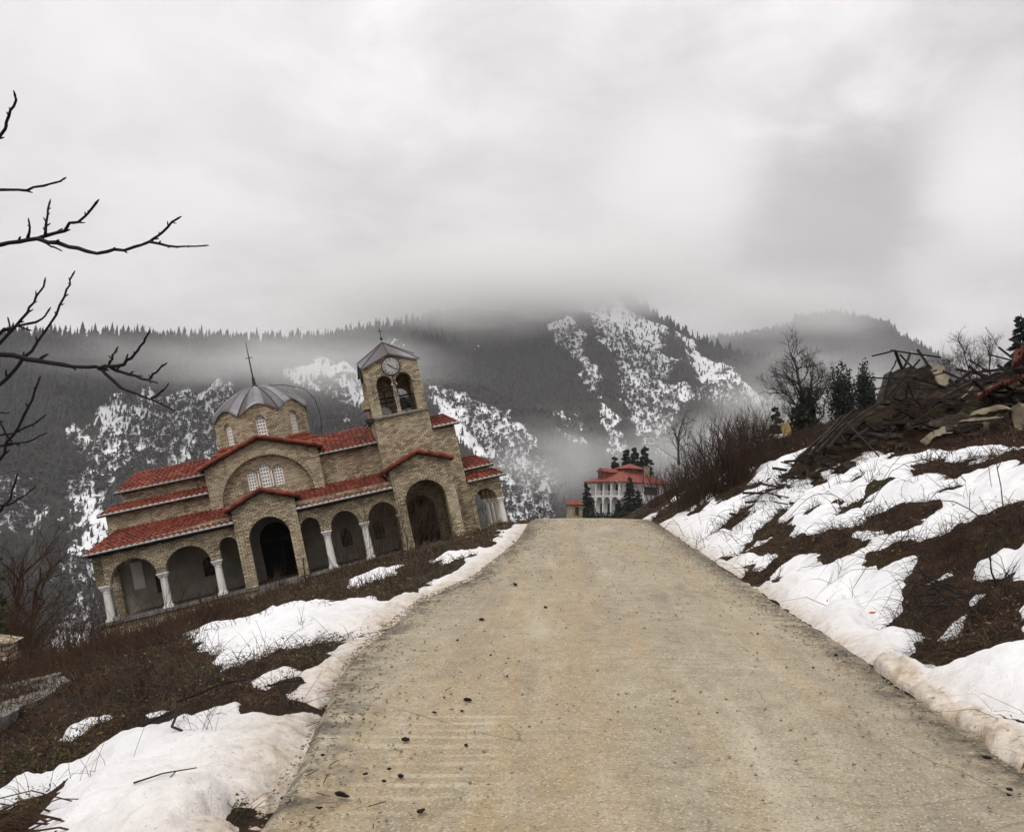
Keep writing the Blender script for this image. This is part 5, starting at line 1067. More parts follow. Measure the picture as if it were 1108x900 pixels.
def bush(name, x, y, h, w_, n, label, group=None, mat='twig_red', z=None, depth=2, cat='shrub', r=.016, up=.22):
    z = gz(x, y) - .05 if z is None else z; mb = MB()
    for i in range(n):
        a = random.uniform(0, 2 * PI); q = random.uniform(0, 1) ** .6; p = Vector((math.cos(a) * w_ * .35 * q, math.sin(a) * w_ * .35 * q, 0)); lean = random.uniform(.05, .8) * q
        grow(mb, p, Vector((math.cos(a) * lean, math.sin(a) * lean, 1)), h * random.uniform(.45, .85), r * random.uniform(.7, 1.2), depth, .38, up, 4, 4, (2, 4), .6, .12)
    o = mb.build(name, mat); o.location = (x, y, z); return tag(o, label, cat, group)

# foreground tree: trunk outside the frame on the left, bare limbs reaching in
BR = [[0.0247, 0.0095, [(-3.15,4.6,3.36), (-2.93,4.55,3.57), (-2.78,4.5,3.72), (-2.73,4.45,3.8), (-2.68,4.4,3.86)]], [0.0189, 0.0072, [(-3.06,4.4,3.29), (-2.8,4.36,3.31), (-2.67,4.32,3.3), (-2.51,4.28,3.28), (-2.37,4.24,3.3), (-2.28,4.2,3.31)]], [0.0266, 0.0099, [(-3.11,4.5,2.96), (-2.83,4.45,3.03), (-2.7,4.4,3.03), (-2.53,4.35,3.04), (-2.36,4.3,3.06), (-2.22,4.25,3.1), (-2.11,4.2,3.18)]], [0.014, 0.0069, [(-2.53,4.35,3.05), (-2.5,4.3,3.12)]], [0.0139, 0.0074, [(-2.41,4.3,3.05), (-2.41,4.3,3.12), (-2.4,4.3,3.22)]], [0.0092, 0.0055, [(-2.44,4.3,3.03), (-2.38,4.3,2.99), (-2.33,4.3,2.97)]], [0.0194, 0.0077, [(-2.45,4.3,3.03), (-2.26,4.25,2.97), (-2.09,4.2,2.92), (-1.93,4.15,2.92), (-1.78,4.1,2.95), (-1.7,4.05,2.98), (-1.61,4,3.03)]], [0.0109, 0.0055, [(-1.76,4.05,2.93), (-1.61,4,2.89), (-1.45,3.95,2.88)]], [0.0294, 0.0126, [(-2.87,4.2,2.46), (-2.6,4.14,2.41), (-2.47,4.08,2.38), (-2.25,4.02,2.34), (-2.05,3.96,2.3), (-1.88,3.9,2.28)]], [0.0151, 0.0074, [(-1.9,3.9,2.28), (-1.8,3.88,2.29), (-1.73,3.85,2.32), (-1.68,3.82,2.37), (-1.64,3.8,2.42)]], [0.0101, 0.0062, [(-1.86,3.9,2.29), (-1.83,3.88,2.32), (-1.8,3.85,2.36)]], [0.0126, 0.0061, [(-1.85,3.9,2.29), (-1.75,3.88,2.25), (-1.65,3.85,2.22), (-1.6,3.82,2.25), (-1.56,3.8,2.28)]], [0.0074, 0.0049, [(-1.65,3.84,2.22), (-1.59,3.8,2.2)]], [0.0134, 0.0048, [(-1.89,3.9,2.28), (-1.78,3.86,2.19), (-1.68,3.83,2.15), (-1.6,3.79,2.12), (-1.49,3.75,2.07)]], [0.0082, 0.0048, [(-1.61,3.8,2.13), (-1.56,3.77,2.15), (-1.52,3.75,2.18)]], [0.0189, 0.0077, [(-2.92,4.4,2.1), (-2.66,4.42,2.29), (-2.58,4.43,2.39), (-2.5,4.45,2.52), (-2.42,4.47,2.67), (-2.38,4.48,2.81), (-2.36,4.5,2.9)]], [0.0194, 0.0077, [(-2.91,4.5,2.28), (-2.73,4.5,2.52), (-2.66,4.5,2.6), (-2.59,4.5,2.69), (-2.55,4.5,2.78), (-2.51,4.5,2.86)]], [0.0185, 0.0074, [(-2.84,4.3,2.48), (-2.61,4.3,2.53), (-2.53,4.3,2.57), (-2.43,4.3,2.59), (-2.37,4.3,2.65)]], [0.0102, 0.0065, [(-2.56,4.3,2.55), (-2.57,4.3,2.6)]], [0.0092, 0.0055, [(-2.52,4.3,2.57), (-2.46,4.3,2.55)]], [0.0223, 0.0076, [(-3.02,4.6,1.6), (-2.81,4.56,1.82), (-2.7,4.52,1.9), (-2.61,4.48,2.03), (-2.52,4.44,2.17), (-2.45,4.4,2.31)]], [0.0116, 0.0057, [(-2.62,4.5,2.04), (-2.5,4.45,2.08), (-2.41,4.4,2.12)]], [0.0116, 0.0057, [(-2.64,4.5,1.98), (-2.52,4.45,1.99), (-2.4,4.4,2.03)]], [0.0148, 0.0068, [(-2.81,4.6,2.19), (-2.71,4.55,2.08), (-2.63,4.5,2)]], [0.0198, 0.0077, [(-3.01,4.6,1.53), (-2.8,4.57,1.59), (-2.69,4.55,1.64), (-2.63,4.53,1.7), (-2.59,4.5,1.81)]], [0.0097, 0.0058, [(-2.62,4.5,1.67), (-2.55,4.5,1.71), (-2.5,4.5,1.75)]], [0.0089, 0.0054, [(-2.86,4.6,2.17), (-2.76,4.6,2.16), (-2.72,4.6,2.16)]]]
ft = root('bare_tree', (-5.2, 4.6, gz(-5.2, 4.6) - .1), 'dark leafless tree whose knobbly branches reach in from the left edge', 'tree')
fo = Vector(ft.location)
tk = MB(); TP = [Vector((0, 0, -.2)), Vector((.10, -.05, 1.2)), Vector((.02, -.1, 2.4)), Vector((.25, -.2, 3.6)), Vector((.35, -.25, 5.0))]
tk.tube(TP, [.16, .13, .11, .08, .05], 10); tk.build('trunk', 'dark_bark', ft, True)
def on_trunk(z):
    for a, b in zip(TP, TP[1:]):
        if a.z <= z <= b.z: return a.lerp(b, (z - a.z) / (b.z - a.z))
    return TP[-1] if z > 3 else TP[0]
for i, (r0, r1, pts) in enumerate(BR):
    P_ = [Vector(p) - fo for p in pts]
    fine_ = []
    for q in range(len(P_) - 1):
        for k_ in range(3): fine_.append(P_[q].lerp(P_[q + 1], k_ / 3) + Vector([random.gauss(0, r0 * .22) for _ in range(3)]) * (1 if k_ else 0))
    fine_.append(P_[-1])
    main = pts[0][0] < -2.55
    if main: fine_ = [on_trunk(max(.8, P_[0].z - .25)), on_trunk(max(.8, P_[0].z - .25)).lerp(P_[0], .55) + Vector((0, 0, -.04))] + fine_
    n = len(fine_); rad = [max(r1 * .62, (r0 + (r1 - r0) * (k_ / (n - 1)) ** .8) * .62 * random.uniform(.88, 1.14)) for k_ in range(n)]
    mb = MB().tube(fine_, rad, 7)
    for k_ in range(3 if main else 1, n - 1):                     # buds and knots
        if random.random() < .62:
            d_ = (fine_[k_ + 1] - fine_[k_]).normalized(); t_ = d_.orthogonal().normalized(); t_.rotate(Matrix.Rotation(random.uniform(0, 6.28), 3, d_))
            L_ = random.uniform(1.6, 3.6) * rad[k_]; mb.tube([fine_[k_], fine_[k_] + t_ * L_ * .6 + d_ * L_ * .5, fine_[k_] + t_ * L_ + d_ * L_], [rad[k_] * .7, rad[k_] * .6, rad[k_] * .3], 5)
    mb.tube([fine_[-1], fine_[-1] + (fine_[-1] - fine_[-2]).normalized() * r1 * 3], [r1 * .8, r1 * .3], 5)
    mb.build('branch', 'dark_bark', ft, True)

# conifers round the house
for x, y, h, r_, lb in ((17.1, 143, 10.6, 2.1, 'short dark fir behind the left end of the red hipped roof'), (19.3, 145, 12.2, 2.2, 'tall fir behind the red roof, left of the tallest one'), (21.0, 147, 12.6, 2.0, 'slim tall fir in the middle of the group behind the roof'), (22.6, 146, 12.8, 2.7, 'broad tallest fir at the right of the group behind the roof')):
    conifer('fir_tree', x, y, h, r_, lb, 'firs round the white house', z=1.3)
for x, y, h, r_, lb in ((16.3, 119, 6.4, 1.8, 'dark fir in front of the corner of the white house'), (17.6, 120, 4.6, 1.2, 'fir in front of the right half of the white house'), (21.2, 119, 4.0, .9, 'slim fir at the right end of the white house'), (9.7, 112, 5.3, 1.5, 'dark fir between the hut and the white house'), (14.6, 118, 3.2, 1.5, 'low fir bush left of the fir at the house corner')):
    conifer('fir_tree', x, y, h, r_, lb, 'firs round the white house', z=1.0)
conifer('fir_tree', 13.9, 45, 2.3, .62, 'tiny young fir standing by itself left of the yellow board', z=5.2, tiers=10, per=9)
conifer('fir_tree', 19.35, 32.0, 4.3, 1.05, 'dark blue green fir at the right edge behind the roof wreck', z=5.0, tiers=16, per=14)
def round_evergreen(x, y, h, w_, label, pointed=False):
    t = root('evergreen_tree', (x, y, gz(x, y) - .1), label, 'tree', 'evergreens behind the ruin'); MB().tube([(0, 0, -.3), (0, 0, h * .7)], [.16, .07], 7).build('trunk', 'bark', t)
    bl = [(0, 0, h * .45, w_, h * .38), (w_ * .35, .2, h * .38, w_ * .75, h * .3), (-w_ * .4, -.2, h * .5, w_ * .6, h * .26), (0, .1, h * .72, w_ * (.45 if pointed else .75), h * .26)]
    leaf_cloud('crown', t, bl, 4200, 'needles', .11); return t
round_evergreen(23.3, 60, 5.9, 1.05, 'rounded dark evergreen behind the plank heap'); round_evergreen(25.75, 62, 6.2, .85, 'pointed dark evergreen left of the broken roof truss', True)
bare_tree('bare_tree', 20.5, 60, 7.4, 'leafless oak with ivy on its trunk standing on the skyline left of the evergreens', mat='bark', ivy=2600, depth=5, kids=(4, 5), r=.2, spread=.6)
bare_tree('bare_tree', 17.4, 88, 7.2, 'thin leafless tree on the skyline left of the large red brown shrub', depth=4)
bare_tree('bare_tree', 19.4, 100, 6.0, 'small leafless tree behind the snowy slope right of the house', depth=4, mat='grey_twig', z=8.0)
bare_tree('bare_tree', 22.5, 96, 6.6, 'leafless tree half hidden by the left side of the large red brown shrub', depth=4, mat='bark')
for x, y, h, lb in ((20.8, 41, 2.7, 'leafless brown tree behind the gap between truss and roof wreck'), (22.6, 42, 3.3, 'tallest leafless brown tree behind the roof wreck'), (24.2, 43, 2.9, 'leafless brown tree just left of the dark fir at the right edge'), (19.4, 40, 2.0, 'low leafless brown tree right of the masonry stub')):
    bare_tree('bare_tree', x, y, h, lb, 'leafless trees behind the ruin', mat='twig_red', depth=4, kids=(4, 6), r=h * .015)
# shrubs along the far bank and against the church
for x, y, h, w_, n, lb in ((5.85, 23.4, 1.6, 2.1, 120, 'large red brown leafless shrub on the bank beside the road'), (5.0, 23.5, 1.1, 1.6, 70, 'red brown shrub left of and lower than the large one'), (6.9, 25.5, 1.35, 1.8, 80, 'red brown shrub right behind the large one'), (8.0, 28.5, 1.5, 1.6, 40, 'leafless shrub between the large red brown shrub and the yellow board'),
    (5.2, 26.0, .8, 1.3, 44, 'low brown shrub at the roadside just before the crest'), (9.3, 33, 1.7, 1.6, 34, 'leafless shrub behind the yellow board'), (6.4, 30, 1.3, 1.8, 40, 'brown shrub on the skyline above the crest'), (6.2, 36, 1.5, 1.8, 36, 'brown shrub farthest along the bank toward the house')):
    bush('bare_shrub', x, y, h, w_, n, lb, 'leafless shrubs on the bank')
for x, y, h, n, lb in ((-5.6, 30.0, 1.9, 20, 'leafless shrub before the narrow arch right of the church door'), (-4.4, 28.5, 2.6, 24, 'tallest leafless shrub in front of the gabled bay of the church'), (-3.6, 30, 2.2, 24, 'leafless shrub right in front of the dark arched door of the bay'), (-2.7, 30.5, 1.7, 20, 'leafless shrub at the foot of the plain wall beside the tower'),
    (-11.8, 30.5, 2.5, 12, 'thin leafless shrub before the second arch from the left of the church'), (-8.3, 31.0, .9, 26, 'dark low shrub beside the church steps')):
    bush('bare_shrub', x, y, h, 1.3, n, lb, 'leafless shrubs against the church', mat='twig', r=.009)
bush('sapling', 1.75, 46.0, 2.4, .5, 2, 'thin bare sapling standing left of the hut beyond the crest', None, 'bark', cat='sapling', r=.02, z=1.2); bush('sapling', 1.15, 46.0, 1.8, .4, 2, 'shorter thin sapling by the west porch of the church', None, 'bark', cat='sapling', r=.018, z=1.1)
# dark trees on the slope left of the church, ivy clump at the left edge
for x, y, h, lb in ((-17.6, 31, 5.6, 'leafless tree touching the left corner of the church'), (-18.6, 34, 5.2, 'leafless tree behind the leafless tree at the church corner'), (-21.0, 33, 6.0, 'leafless dark tree on the slope midway between left edge and church'), (-22.6, 36, 7.0, 'tall leafless dark tree far out on the left slope'), (-16.6, 27.5, 3.4, 'low leafless tree in front of the left corner of the church'), (-19.0, 28, 4.4, 'leafless tree above the pale stone pillar')):
    bare_tree('bare_tree', x, y, h, lb, 'leafless trees on the left slope', mat='twig', depth=4, kids=(3, 4), r=h * .017, z=gz(x, y) - .2)
iv = root('ivy_tree', (-14.2, 22.4, gz(-14.2, 22.4) - .1), 'ivy clad green tree cut by the left edge', 'tree'); MB().tube([(0, 0, -.2), (0, 0, 4.2)], [.2, .1], 7).build('trunk', 'bark', iv)
leaf_cloud('crown', iv, [(0, 0, 2.6, 1.1, 1.7), (.35, 0, 1.5, .9, 1.2), (-.5, 0, 3.6, .9, 1.3)], 7000, 'bright_ivy', .07)

# ------------------------------------------------------------------ dead stems, litter and weeds where the snow has gone
def stems(name, x, y, L, lean, mat, rad, az_=None, z_off=0.0, droop=.5):
    n = len(x); z = ground_z(x, y) + rough(x, y) - .01 + z_off; a = rng.uniform(0, 2 * PI, n) if az_ is None else az_
    d = np.stack([np.cos(a) * np.sin(lean), np.sin(a) * np.sin(lean), np.cos(lean)], -1); side = np.stack([-np.sin(a), np.cos(a), np.zeros(n)], -1)
    P_ = np.stack([x, y, z], -1); rings = []; bend = rng.normal(0, .22, n)[:, None]
    for i, f in enumerate((0, .35, .7, 1.0)):
        c = P_ + d * (L * f)[:, None] + side * bend * (L * f * f)[:, None] + np.stack([np.zeros(n), np.zeros(n), -droop * L * f * f * np.sin(lean)], -1)
        rr_ = rad * (1.0, .85, .65, .35)[i]; u = side; w_ = np.cross(d, side)
        for q in range(3): g = 2 * PI * q / 3; rings.append(c + (u * math.cos(g) + w_ * math.sin(g)) * rr_[:, None])
    V = np.stack(rings, 1).reshape(-1, 3); F = [[i * 3 + q, i * 3 + (q + 1) % 3, (i + 1) * 3 + (q + 1) % 3, (i + 1) * 3 + q] for i in range(3) for q in range(3)]
    F = (np.arange(n)[:, None, None] * 12 + np.array(F)[None]).reshape(-1, 4); return kind(np_mesh(name, V, F, mat), 'stuff')
chi = ch.matrix_world.inverted()
def outside_church(x, y):
    M_ = np.array(chi); z = ground_z(x, y); lx = M_[0, 0] * x + M_[0, 1] * y + M_[0, 2] * z + M_[0, 3]; ly = M_[1, 0] * x + M_[1, 1] * y + M_[1, 2] * z + M_[1, 3]
    return ~((lx > -7.0) & (lx < 11) & (ly > -.25) & (ly < 10))
def scatter(n, a0, a1, r0, r1, fn, smin=-9, near_pow=1.0):
    a = np.radians(rng.uniform(a0, a1, n)); r = r0 * (r1 / r0) ** (rng.uniform(0, 1, n) ** near_pow); x, y = r * np.sin(a), r * np.cos(a); s, t = st(x, y)
    ok = (fn(x, y) < smin if smin > -5 else np.ones(n, bool)) & ((t < road_left(s) - .12) | (t > TR + .1)) & outside_church(x, y); return x[ok], y[ok], r[ok]
def rpx(r, base): return np.maximum(base, r * .00030)
x, y, r = scatter(60000, -40, 1.5, 3.2, 48, snow_left, -.04)
hp = np.clip(.5 + .9 * fbm(x * .35, y * .35, 3, 101), .12, 1.4); s, t = st(x, y); hp = hp * (.35 + .65 * sm(road_left(s) - t, .2, 1.8)) * (1 + .8 * sm(s, 14, 22) * (1 - sm(s, 26, 31)) * sm(road_left(s) - t, 1.5, 4))
stems('dead_stems', x, y, .34 * hp * rng.uniform(.35, 1.3, len(x)) + .04, rng.uniform(.15, 1.45, len(x)), 'twig', rpx(r, .0022) * rng.uniform(.7, 1.3, len(x)))
x, y, r = scatter(12000, -40, 1.5, 3.4, 48, snow_left, -.05)
stems('dead_stems', x, y, rng.uniform(.15, .55, len(x)), rng.uniform(.6, 1.5, len(x)), 'grey_twig', rpx(r, .002))
x, y, r = scatter(70000, 5, 41, 5.0, 60, snow_right, -.05)
hp = np.clip(.55 + .8 * fbm(x * .5, y * .5, 3, 111), .15, 1.3)
stems('dead_stems', x, y, .38 * hp * rng.uniform(.35, 1.3, len(x)) + .03, rng.uniform(.3, 1.5, len(x)), 'twig_red', rpx(r, .002) * rng.uniform(.7, 1.3, len(x)))
x, y, r = scatter(26000, 5, 41, 5.0, 40, snow_right, -.04)
stems('dead_stems', x, y, rng.uniform(.06, .4, len(x)), rng.uniform(.8, 1.55, len(x)), 'twig', rpx(r, .002))
for a0, a1, fn, n in ((-41, 1.5, snow_left, 60000), (5, 42, snow_right, 50000)):
    x, y, r = scatter(n, a0, a1, 3.2, 45, fn, -.08); c = np.stack([x, y, ground_z(x, y) + rough(x, y) + rng.uniform(0, .07, len(x))], -1)
    kind(quads('leaf_litter', c, np.maximum(.012, .0011 * r) * rng.uniform(.6, 1.5, len(x)), 'litter', flat=.4), 'stuff')
x, y, r = scatter(90000, -40, 0, 3.2, 34, snow_left, -.07); g = fbm(x * .8, y * .8, 4, 121); m_ = g > .02; x, y, r = x[m_], y[m_], r[m_]
kind(quads('green_weeds', np.stack([x, y, ground_z(x, y) + rough(x, y) + rng.uniform(0, .10, len(x))], -1), np.maximum(.010, .0010 * r) * rng.uniform(.6, 1.5, len(x)), 'weed', flat=.3), 'stuff')
x, y, r = scatter(60000, 10, 41, 5, 22, snow_right, -.08); g = fbm(x * .9, y * .9, 4, 131); m_ = g > .22; x, y, r = x[m_], y[m_], r[m_]
kind(quads('green_weeds', np.stack([x, y, ground_z(x, y) + rough(x, y) + rng.uniform(0, .08, len(x))], -1), np.maximum(.010, .0010 * r) * rng.uniform(.6, 1.4, len(x)), 'weed', flat=.3), 'stuff')

x, y, r = scatter(26000, 7, 24, 17, 40, snow_right, -.05); s, t = st(x, y); m_ = (t > TR + 1.6 + .8 * sm(s, 22, 26)) & (s > 17) & ((s < 27) | (t > 6.0)); x, y, r = x[m_], y[m_], r[m_]
stems('brushwood', x, y, rng.uniform(.12, .45, len(x)) * np.clip(.6 + fbm(x * .5, y * .5, 3, 141), .2, 1.3), rng.uniform(.05, 1.1, len(x)), 'twig_red', rpx(r, .003) * rng.uniform(.7, 1.2, len(x)), droop=.2)
x, y, r = scatter(16000, -36, -17, 13, 40, snow_left, -.05)
stems('brushwood', x, y, rng.uniform(.15, .8, len(x)) * np.clip(.6 + fbm(x * .4, y * .4, 3, 151), .2, 1.3), rng.uniform(.05, 1.2, len(x)), 'twig', rpx(r, .003) * rng.uniform(.7, 1.3, len(x)), droop=.3)
for a0, a1, fn, n, r1 in ((-41, 1.5, snow_left, 26000, 40), (7, 42, snow_right, 30000, 40)):
    x, y, r = scatter(n, a0, a1, 3.2, r1, fn, .03); g = fbm(x * .9, y * .9, 4, 161); m_ = g > .10; x, y, r = x[m_], y[m_], r[m_]
    stems('dry_grass', x, y, rng.uniform(.06, .30, len(x)), rng.uniform(.5, 1.5, len(x)), 'dry_grass', rpx(r, .0013) * rng.uniform(.7, 1.2, len(x)), droop=.6)
for a0, a1, fn, n in ((-41, 1.5, snow_left, 9000), (7, 42, snow_right, 16000)):
    x, y, r = scatter(n, a0, a1, 3.2, 26, fn, -.05); g = fbm(x * 1.3, y * 1.3, 3, 181); m_ = g > -.02; x, y, r = x[m_], y[m_], r[m_]
    kind(quads('dead_leaves', np.stack([x, y, ground_z(x, y) + rough(x, y) + rng.uniform(0.01, .16, len(x))], -1), np.maximum(.014, .0016 * r) * rng.uniform(.5, 1.5, len(x)), 'bracken', flat=.2), 'stuff')
# loose gravel along both road edges and thinly over the road
n = 9000; s = rng.uniform(2.2, 26, n) ** 1.0; e_ = rng.uniform(0, 1, n); u_ = rng.exponential(.16, n); L_ = road_left(s); t = np.where(e_ < .45, L_ + u_, np.where(e_ < .8, TR - u_ * .8, L_ + (TR - L_) * rng.uniform(0, 1, n))); x, y = xy(s, t)
z = road_z(s) - Z0 + .03 * (1 - ((t - .45) / 1.9) ** 2) + .004
sz = rng.uniform(.003, .011, n) * (1 + .03 * s); c8 = rng.normal(size=(n, 6, 3)) * .25 + np.array([[1, 0, 0], [-1, 0, 0], [0, 1, 0], [0, -1, 0], [0, 0, .7], [0, 0, -.5]])[None]
F8 = np.array([[0, 2, 4], [2, 1, 4], [1, 3, 4], [3, 0, 4], [2, 0, 5], [1, 2, 5], [3, 1, 5], [0, 3, 5]])
kind(np_mesh('gravel', (np.stack([x, y, z], -1)[:, None] + c8 * sz[:, None, None]).reshape(-1, 3), (np.arange(n)[:, None, None] * 6 + F8[None]).reshape(-1, 3), 'gravel'), 'stuff')
# thin dark stalks and needles strewn over the road edge
n = 420; s = rng.uniform(2.5, 24, n); t = np.where(rng.uniform(0, 1, n) < .7, road_left(s) + rng.exponential(.22, n), TR - rng.exponential(.08, n)); x, y = xy(s, t); z = road_z(s) - Z0 + .012 + .02 * (1 - ((t - .45) / 1.9) ** 2); a = rng.uniform(-3.1, 3.1, n); L = rng.uniform(.015, .07, n); w_ = .0016 + .00015 * s
dx, dy = np.cos(a) * L, np.sin(a) * L; nx, ny = -np.sin(a) * w_, np.cos(a) * w_; zo = np.stack([x - dx - nx, y - dy - ny, z, x + dx - nx, y + dy - ny, z + .01, x + dx + nx, y + dy + ny, z + .012, x - dx + nx, y - dy + ny, z + .004], -1).reshape(-1, 3)
kind(np_mesh('stalks', zo, np.arange(n * 4).reshape(n, 4), 'twig'), 'stuff')
x, y, r = scatter(9000, 10, 42, 5, 20, snow_right, -.04)
stems('brambles', x, y, rng.uniform(.25, .95, len(x)), rng.uniform(.5, 1.4, len(x)), 'twig', rpx(r, .0022) * rng.uniform(.8, 1.4, len(x)), droop=.9)
x, y, r = scatter(7000, -40, 0, 3.2, 16, snow_left, -.04)
stems('brambles', x, y, rng.uniform(.2, .6, len(x)), rng.uniform(.4, 1.4, len(x)), 'twig', rpx(r, .0018) * rng.uniform(.8, 1.4, len(x)), droop=.9)
# scrub growing out of the mounds under the ruin
n = 5200; q = rng.integers(0, 3, n); x = np.array([9.0, 10.4, 6.6])[q] + rng.normal(0, 1.5, n); y = np.array([18.0, 16.8, 17.4])[q] + rng.normal(0, .7, n); h_ = np.array([.7, .6, .25])[q] * np.exp(-((x - np.array([9.0, 10.4, 6.6])[q]) / 2.2) ** 2 - ((y - np.array([18.4, 17.1, 17.9])[q]) / 1.1) ** 2)
stems('scrub', x, y, rng.uniform(.12, .45, n), rng.uniform(.2, 1.4, n), 'twig', np.full(n, .004), z_off=h_, droop=.5)
# tufts of dead grass and twigs poking through the snow
tx_, ty_ = [], []
for q in range(150):
    if q % 3: a_, r_ = R(random.uniform(9, 38)), random.uniform(6.5, 24)
    else: a_, r_ = R(random.uniform(-26, -4)), random.uniform(5, 18)
    k_ = random.randint(5, 16); sp = .03 + .004 * r_
    tx_ += [r_ * math.sin(a_) + random.gauss(0, sp) for _ in range(k_)]; ty_ += [r_ * math.cos(a_) + random.gauss(0, sp) for _ in range(k_)]
x, y = np.array(tx_), np.array(ty_); s, t = st(x, y); m_ = (t > TR + .5) | (t < road_left(s) - .35); x, y = x[m_], y[m_]; r = np.hypot(x, y)
stems('tufts', x, y, rng.uniform(.16, .42, len(x)), rng.uniform(.1, 1.2, len(x)), 'twig', rpx(r, .0016), z_off=.04, droop=.6)
# bramble canes arching over the snow
def surf(x, y): return gz(x, y) + .10
def cane(x, y, a, L, hgt, label, rad=.006, mat='twig_red', twigs=4):
    mb = MB(); pts = []
    for i in range(9):
        f = i / 8; px, py = x + math.cos(a) * L * f, y + math.sin(a) * L * f; pts.append(Vector((px + random.gauss(0, .02), py + random.gauss(0, .02), surf(px, py) + hgt * math.sin(PI * min(1, f * 1.02)) ** .8)))
    mb.tube(pts, [rad * (1 - .5 * i / 8) for i in range(9)], 5)
    for q in range(twigs):
        i = random.randint(1, 7); d = Vector((random.gauss(0, 1), random.gauss(0, 1), random.uniform(.1, 1))).normalized(); mb.tube([pts[i], pts[i] + d * .12, pts[i] + d * .24 + Vector((0, 0, -.03))], [rad * .6, rad * .5, rad * .25], 4)
    return tag(mb.build('bramble_cane', mat), label, 'bramble', 'bramble canes arching over the snow')
for args in ((4.75, 8.6, 2.6, 1.3, .55, 'long bramble cane arching over the lower snow tongue right of the kerb end'), (5.0, 8.8, 1.2, 1.0, .5, 'bramble cane rising over the dark hollow at the right'), (5.6, 10.6, 2.2, 1.5, .5, 'bramble cane crossing the snow at the middle of the bank'), (6.3, 12.6, 3.4, 1.2, .45, 'thin cane arching on the upper snow below the rubble'), (5.2, 13.5, 2.9, 1.1, .35, 'bramble cane over the snow above the long dark band'), (6.9, 11.4, .4, 1.1, .5, 'looping bramble cane near the right edge of the upper snow'), (6.8, 11.8, 2.9, .9, .42, 'second looping cane crossing the one near the right edge'),
    (3.95, 15.0, 2.4, .9, .3, 'small cane looping over the snow at the roadside foot of the bank'), (4.6, 17.2, 2.2, 1.0, .35, 'cane arching over the narrow snow strips toward the crest'), (3.6, 18.2, 2.0, .8, .3, 'small cane near the far end of the bank snow')):
    cane(*args)
for args in ((-4.2, 13.6, .3, 1.1, .28, 'cane arching over the middle of the large left snow patch'), (-3.6, 12.9, 2.6, 1.2, .2, 'low cane across the lower edge of the large left snow patch'), (-4.7, 14.6, 1.6, .7, .25, 'short looping cane on the left part of the large snow patch')):
    cane(*args, rad=.005, mat='twig', twigs=2)
# root tangle at the foot of the right bank
rt = MB()
for i in range(16):
    a = random.uniform(2.4, 4.4); p = Vector((3.72 + random.gauss(0, .1), 7.35 + random.gauss(0, .12), 0)); p.z = surf(p.x, p.y) + random.uniform(.0, .18)
    grow(rt, p, Vector((math.cos(a), math.sin(a) * .7, random.uniform(-.3, .35))), random.uniform(.22, .5), random.uniform(.005, .011), 1, .4, -.25, 5, 5, (1, 3), .5, .25)
tag(rt.build('root_tangle', 'dark_bark'), 'tangle of dark roots hanging over the snow above the kerb end', 'roots')
# ------------------------------------------------------------------ smaller things
ds = []; NS, NA = 120, 20
for i in range(NS + 1):
    s = 3.0 + 4.45 * i / NS; e_ = sm(i, 0, 2) * sm(NS - i, 0, 9)
    for j in range(NA + 1):
        f = j / NA; a = PI * f; wdt = (.115 + .06 * float(fbm(np.array(s * 2.), np.array(3.), 3, 6))) * (.4 + .6 * e_); hgt = (.10 + .075 * float(fbm(np.array(s * 3.), np.array(9.), 3, 7))) * e_
        t = TR + .17 - wdt * math.cos(a); X, Y = xy(s, t); bump_ = .075 * float(fbm(np.array(s * 6.), np.array(f * 3.), 4, 4))
        ds.append((X, Y, gz(X, Y) - .03 + hgt * math.sin(a) ** .7 + bump_ * math.sin(a)))
kr = MB().add(ds, [(i * (NA + 1) + j, (i + 1) * (NA + 1) + j, (i + 1) * (NA + 1) + j + 1, i * (NA + 1) + j + 1) for i in range(NS) for j in range(NA)]).build('snow_ridge', 'snow', smooth=True)
fattr(kr, 'dirt', [min(1, 1.0 - .75 * sm(j / NA, .40, .75)) for i in range(NS + 1) for j in range(NA + 1)]); tag(kr, 'ridge of dirty brown ice and snow along the right road edge', 'snow ridge')
for cx, cy, r_ in [(-0.61,5.13,0.023), (-0.3,5.96,0.026), (0.37,9.71,0.026), (0.04,11.54,0.037), (-0.31,8.98,0.034), (-0.26,5.04,0.017), (-0.81,4.29,0.03), (-0.57,4.55,0.021), (-0.49,5.67,0.016), (-0.04,6.62,0.014), (-0.32,5.71,0.013), (-0.64,4.49,0.015), (-0.75,4.59,0.013), (-0.64,4.66,0.011), (-0.42,4.11,0.019), (-1.03,4.88,0.014), (-0.89,4.15,0.014), (-0.46,6.03,0.013), (-0.49,7.96,0.017), (-0.18,7.35,0.012), (0.51,8.32,0.011), (0.34,4.33,0.01), (2.67,7.26,0.025), (2.33,6.84,0.016), (2.55,4.79,0.018), (2.41,4.34,0.017), (2.36,4.27,0.014), (1.3,5.64,0.013), (2.29,8.2,0.014), (0.39,4.44,0.01)]:
    bm = bmesh.new(); bmesh.ops.create_icosphere(bm, subdivisions=2, radius=1); o_ = random.uniform(0, 9); me = bpy.data.meshes.new('mud_clod')
    for v in bm.verts: v.co *= 1 + .9 * float(fbm(np.array(v.co.x * 1.3 + o_), np.array(v.co.y * 1.3 + v.co.z), 2, 3))
    bm.to_mesh(me); bm.free(); o = link('mud_clod', me, 'clod'); s_, t_ = st(cx, cy); o.location = (cx, cy, float(road_z(np.array(s_))) - Z0 + .022 + r_ * .3); o.scale = (r_ * random.uniform(.6, 1.2), r_ * random.uniform(.5, .9), r_ * .42); o.rotation_euler = (0, 0, random.uniform(0, 6)); tag(o, 'small dark clod of mud lying on the road', 'clod', 'mud clods scattered on the road')
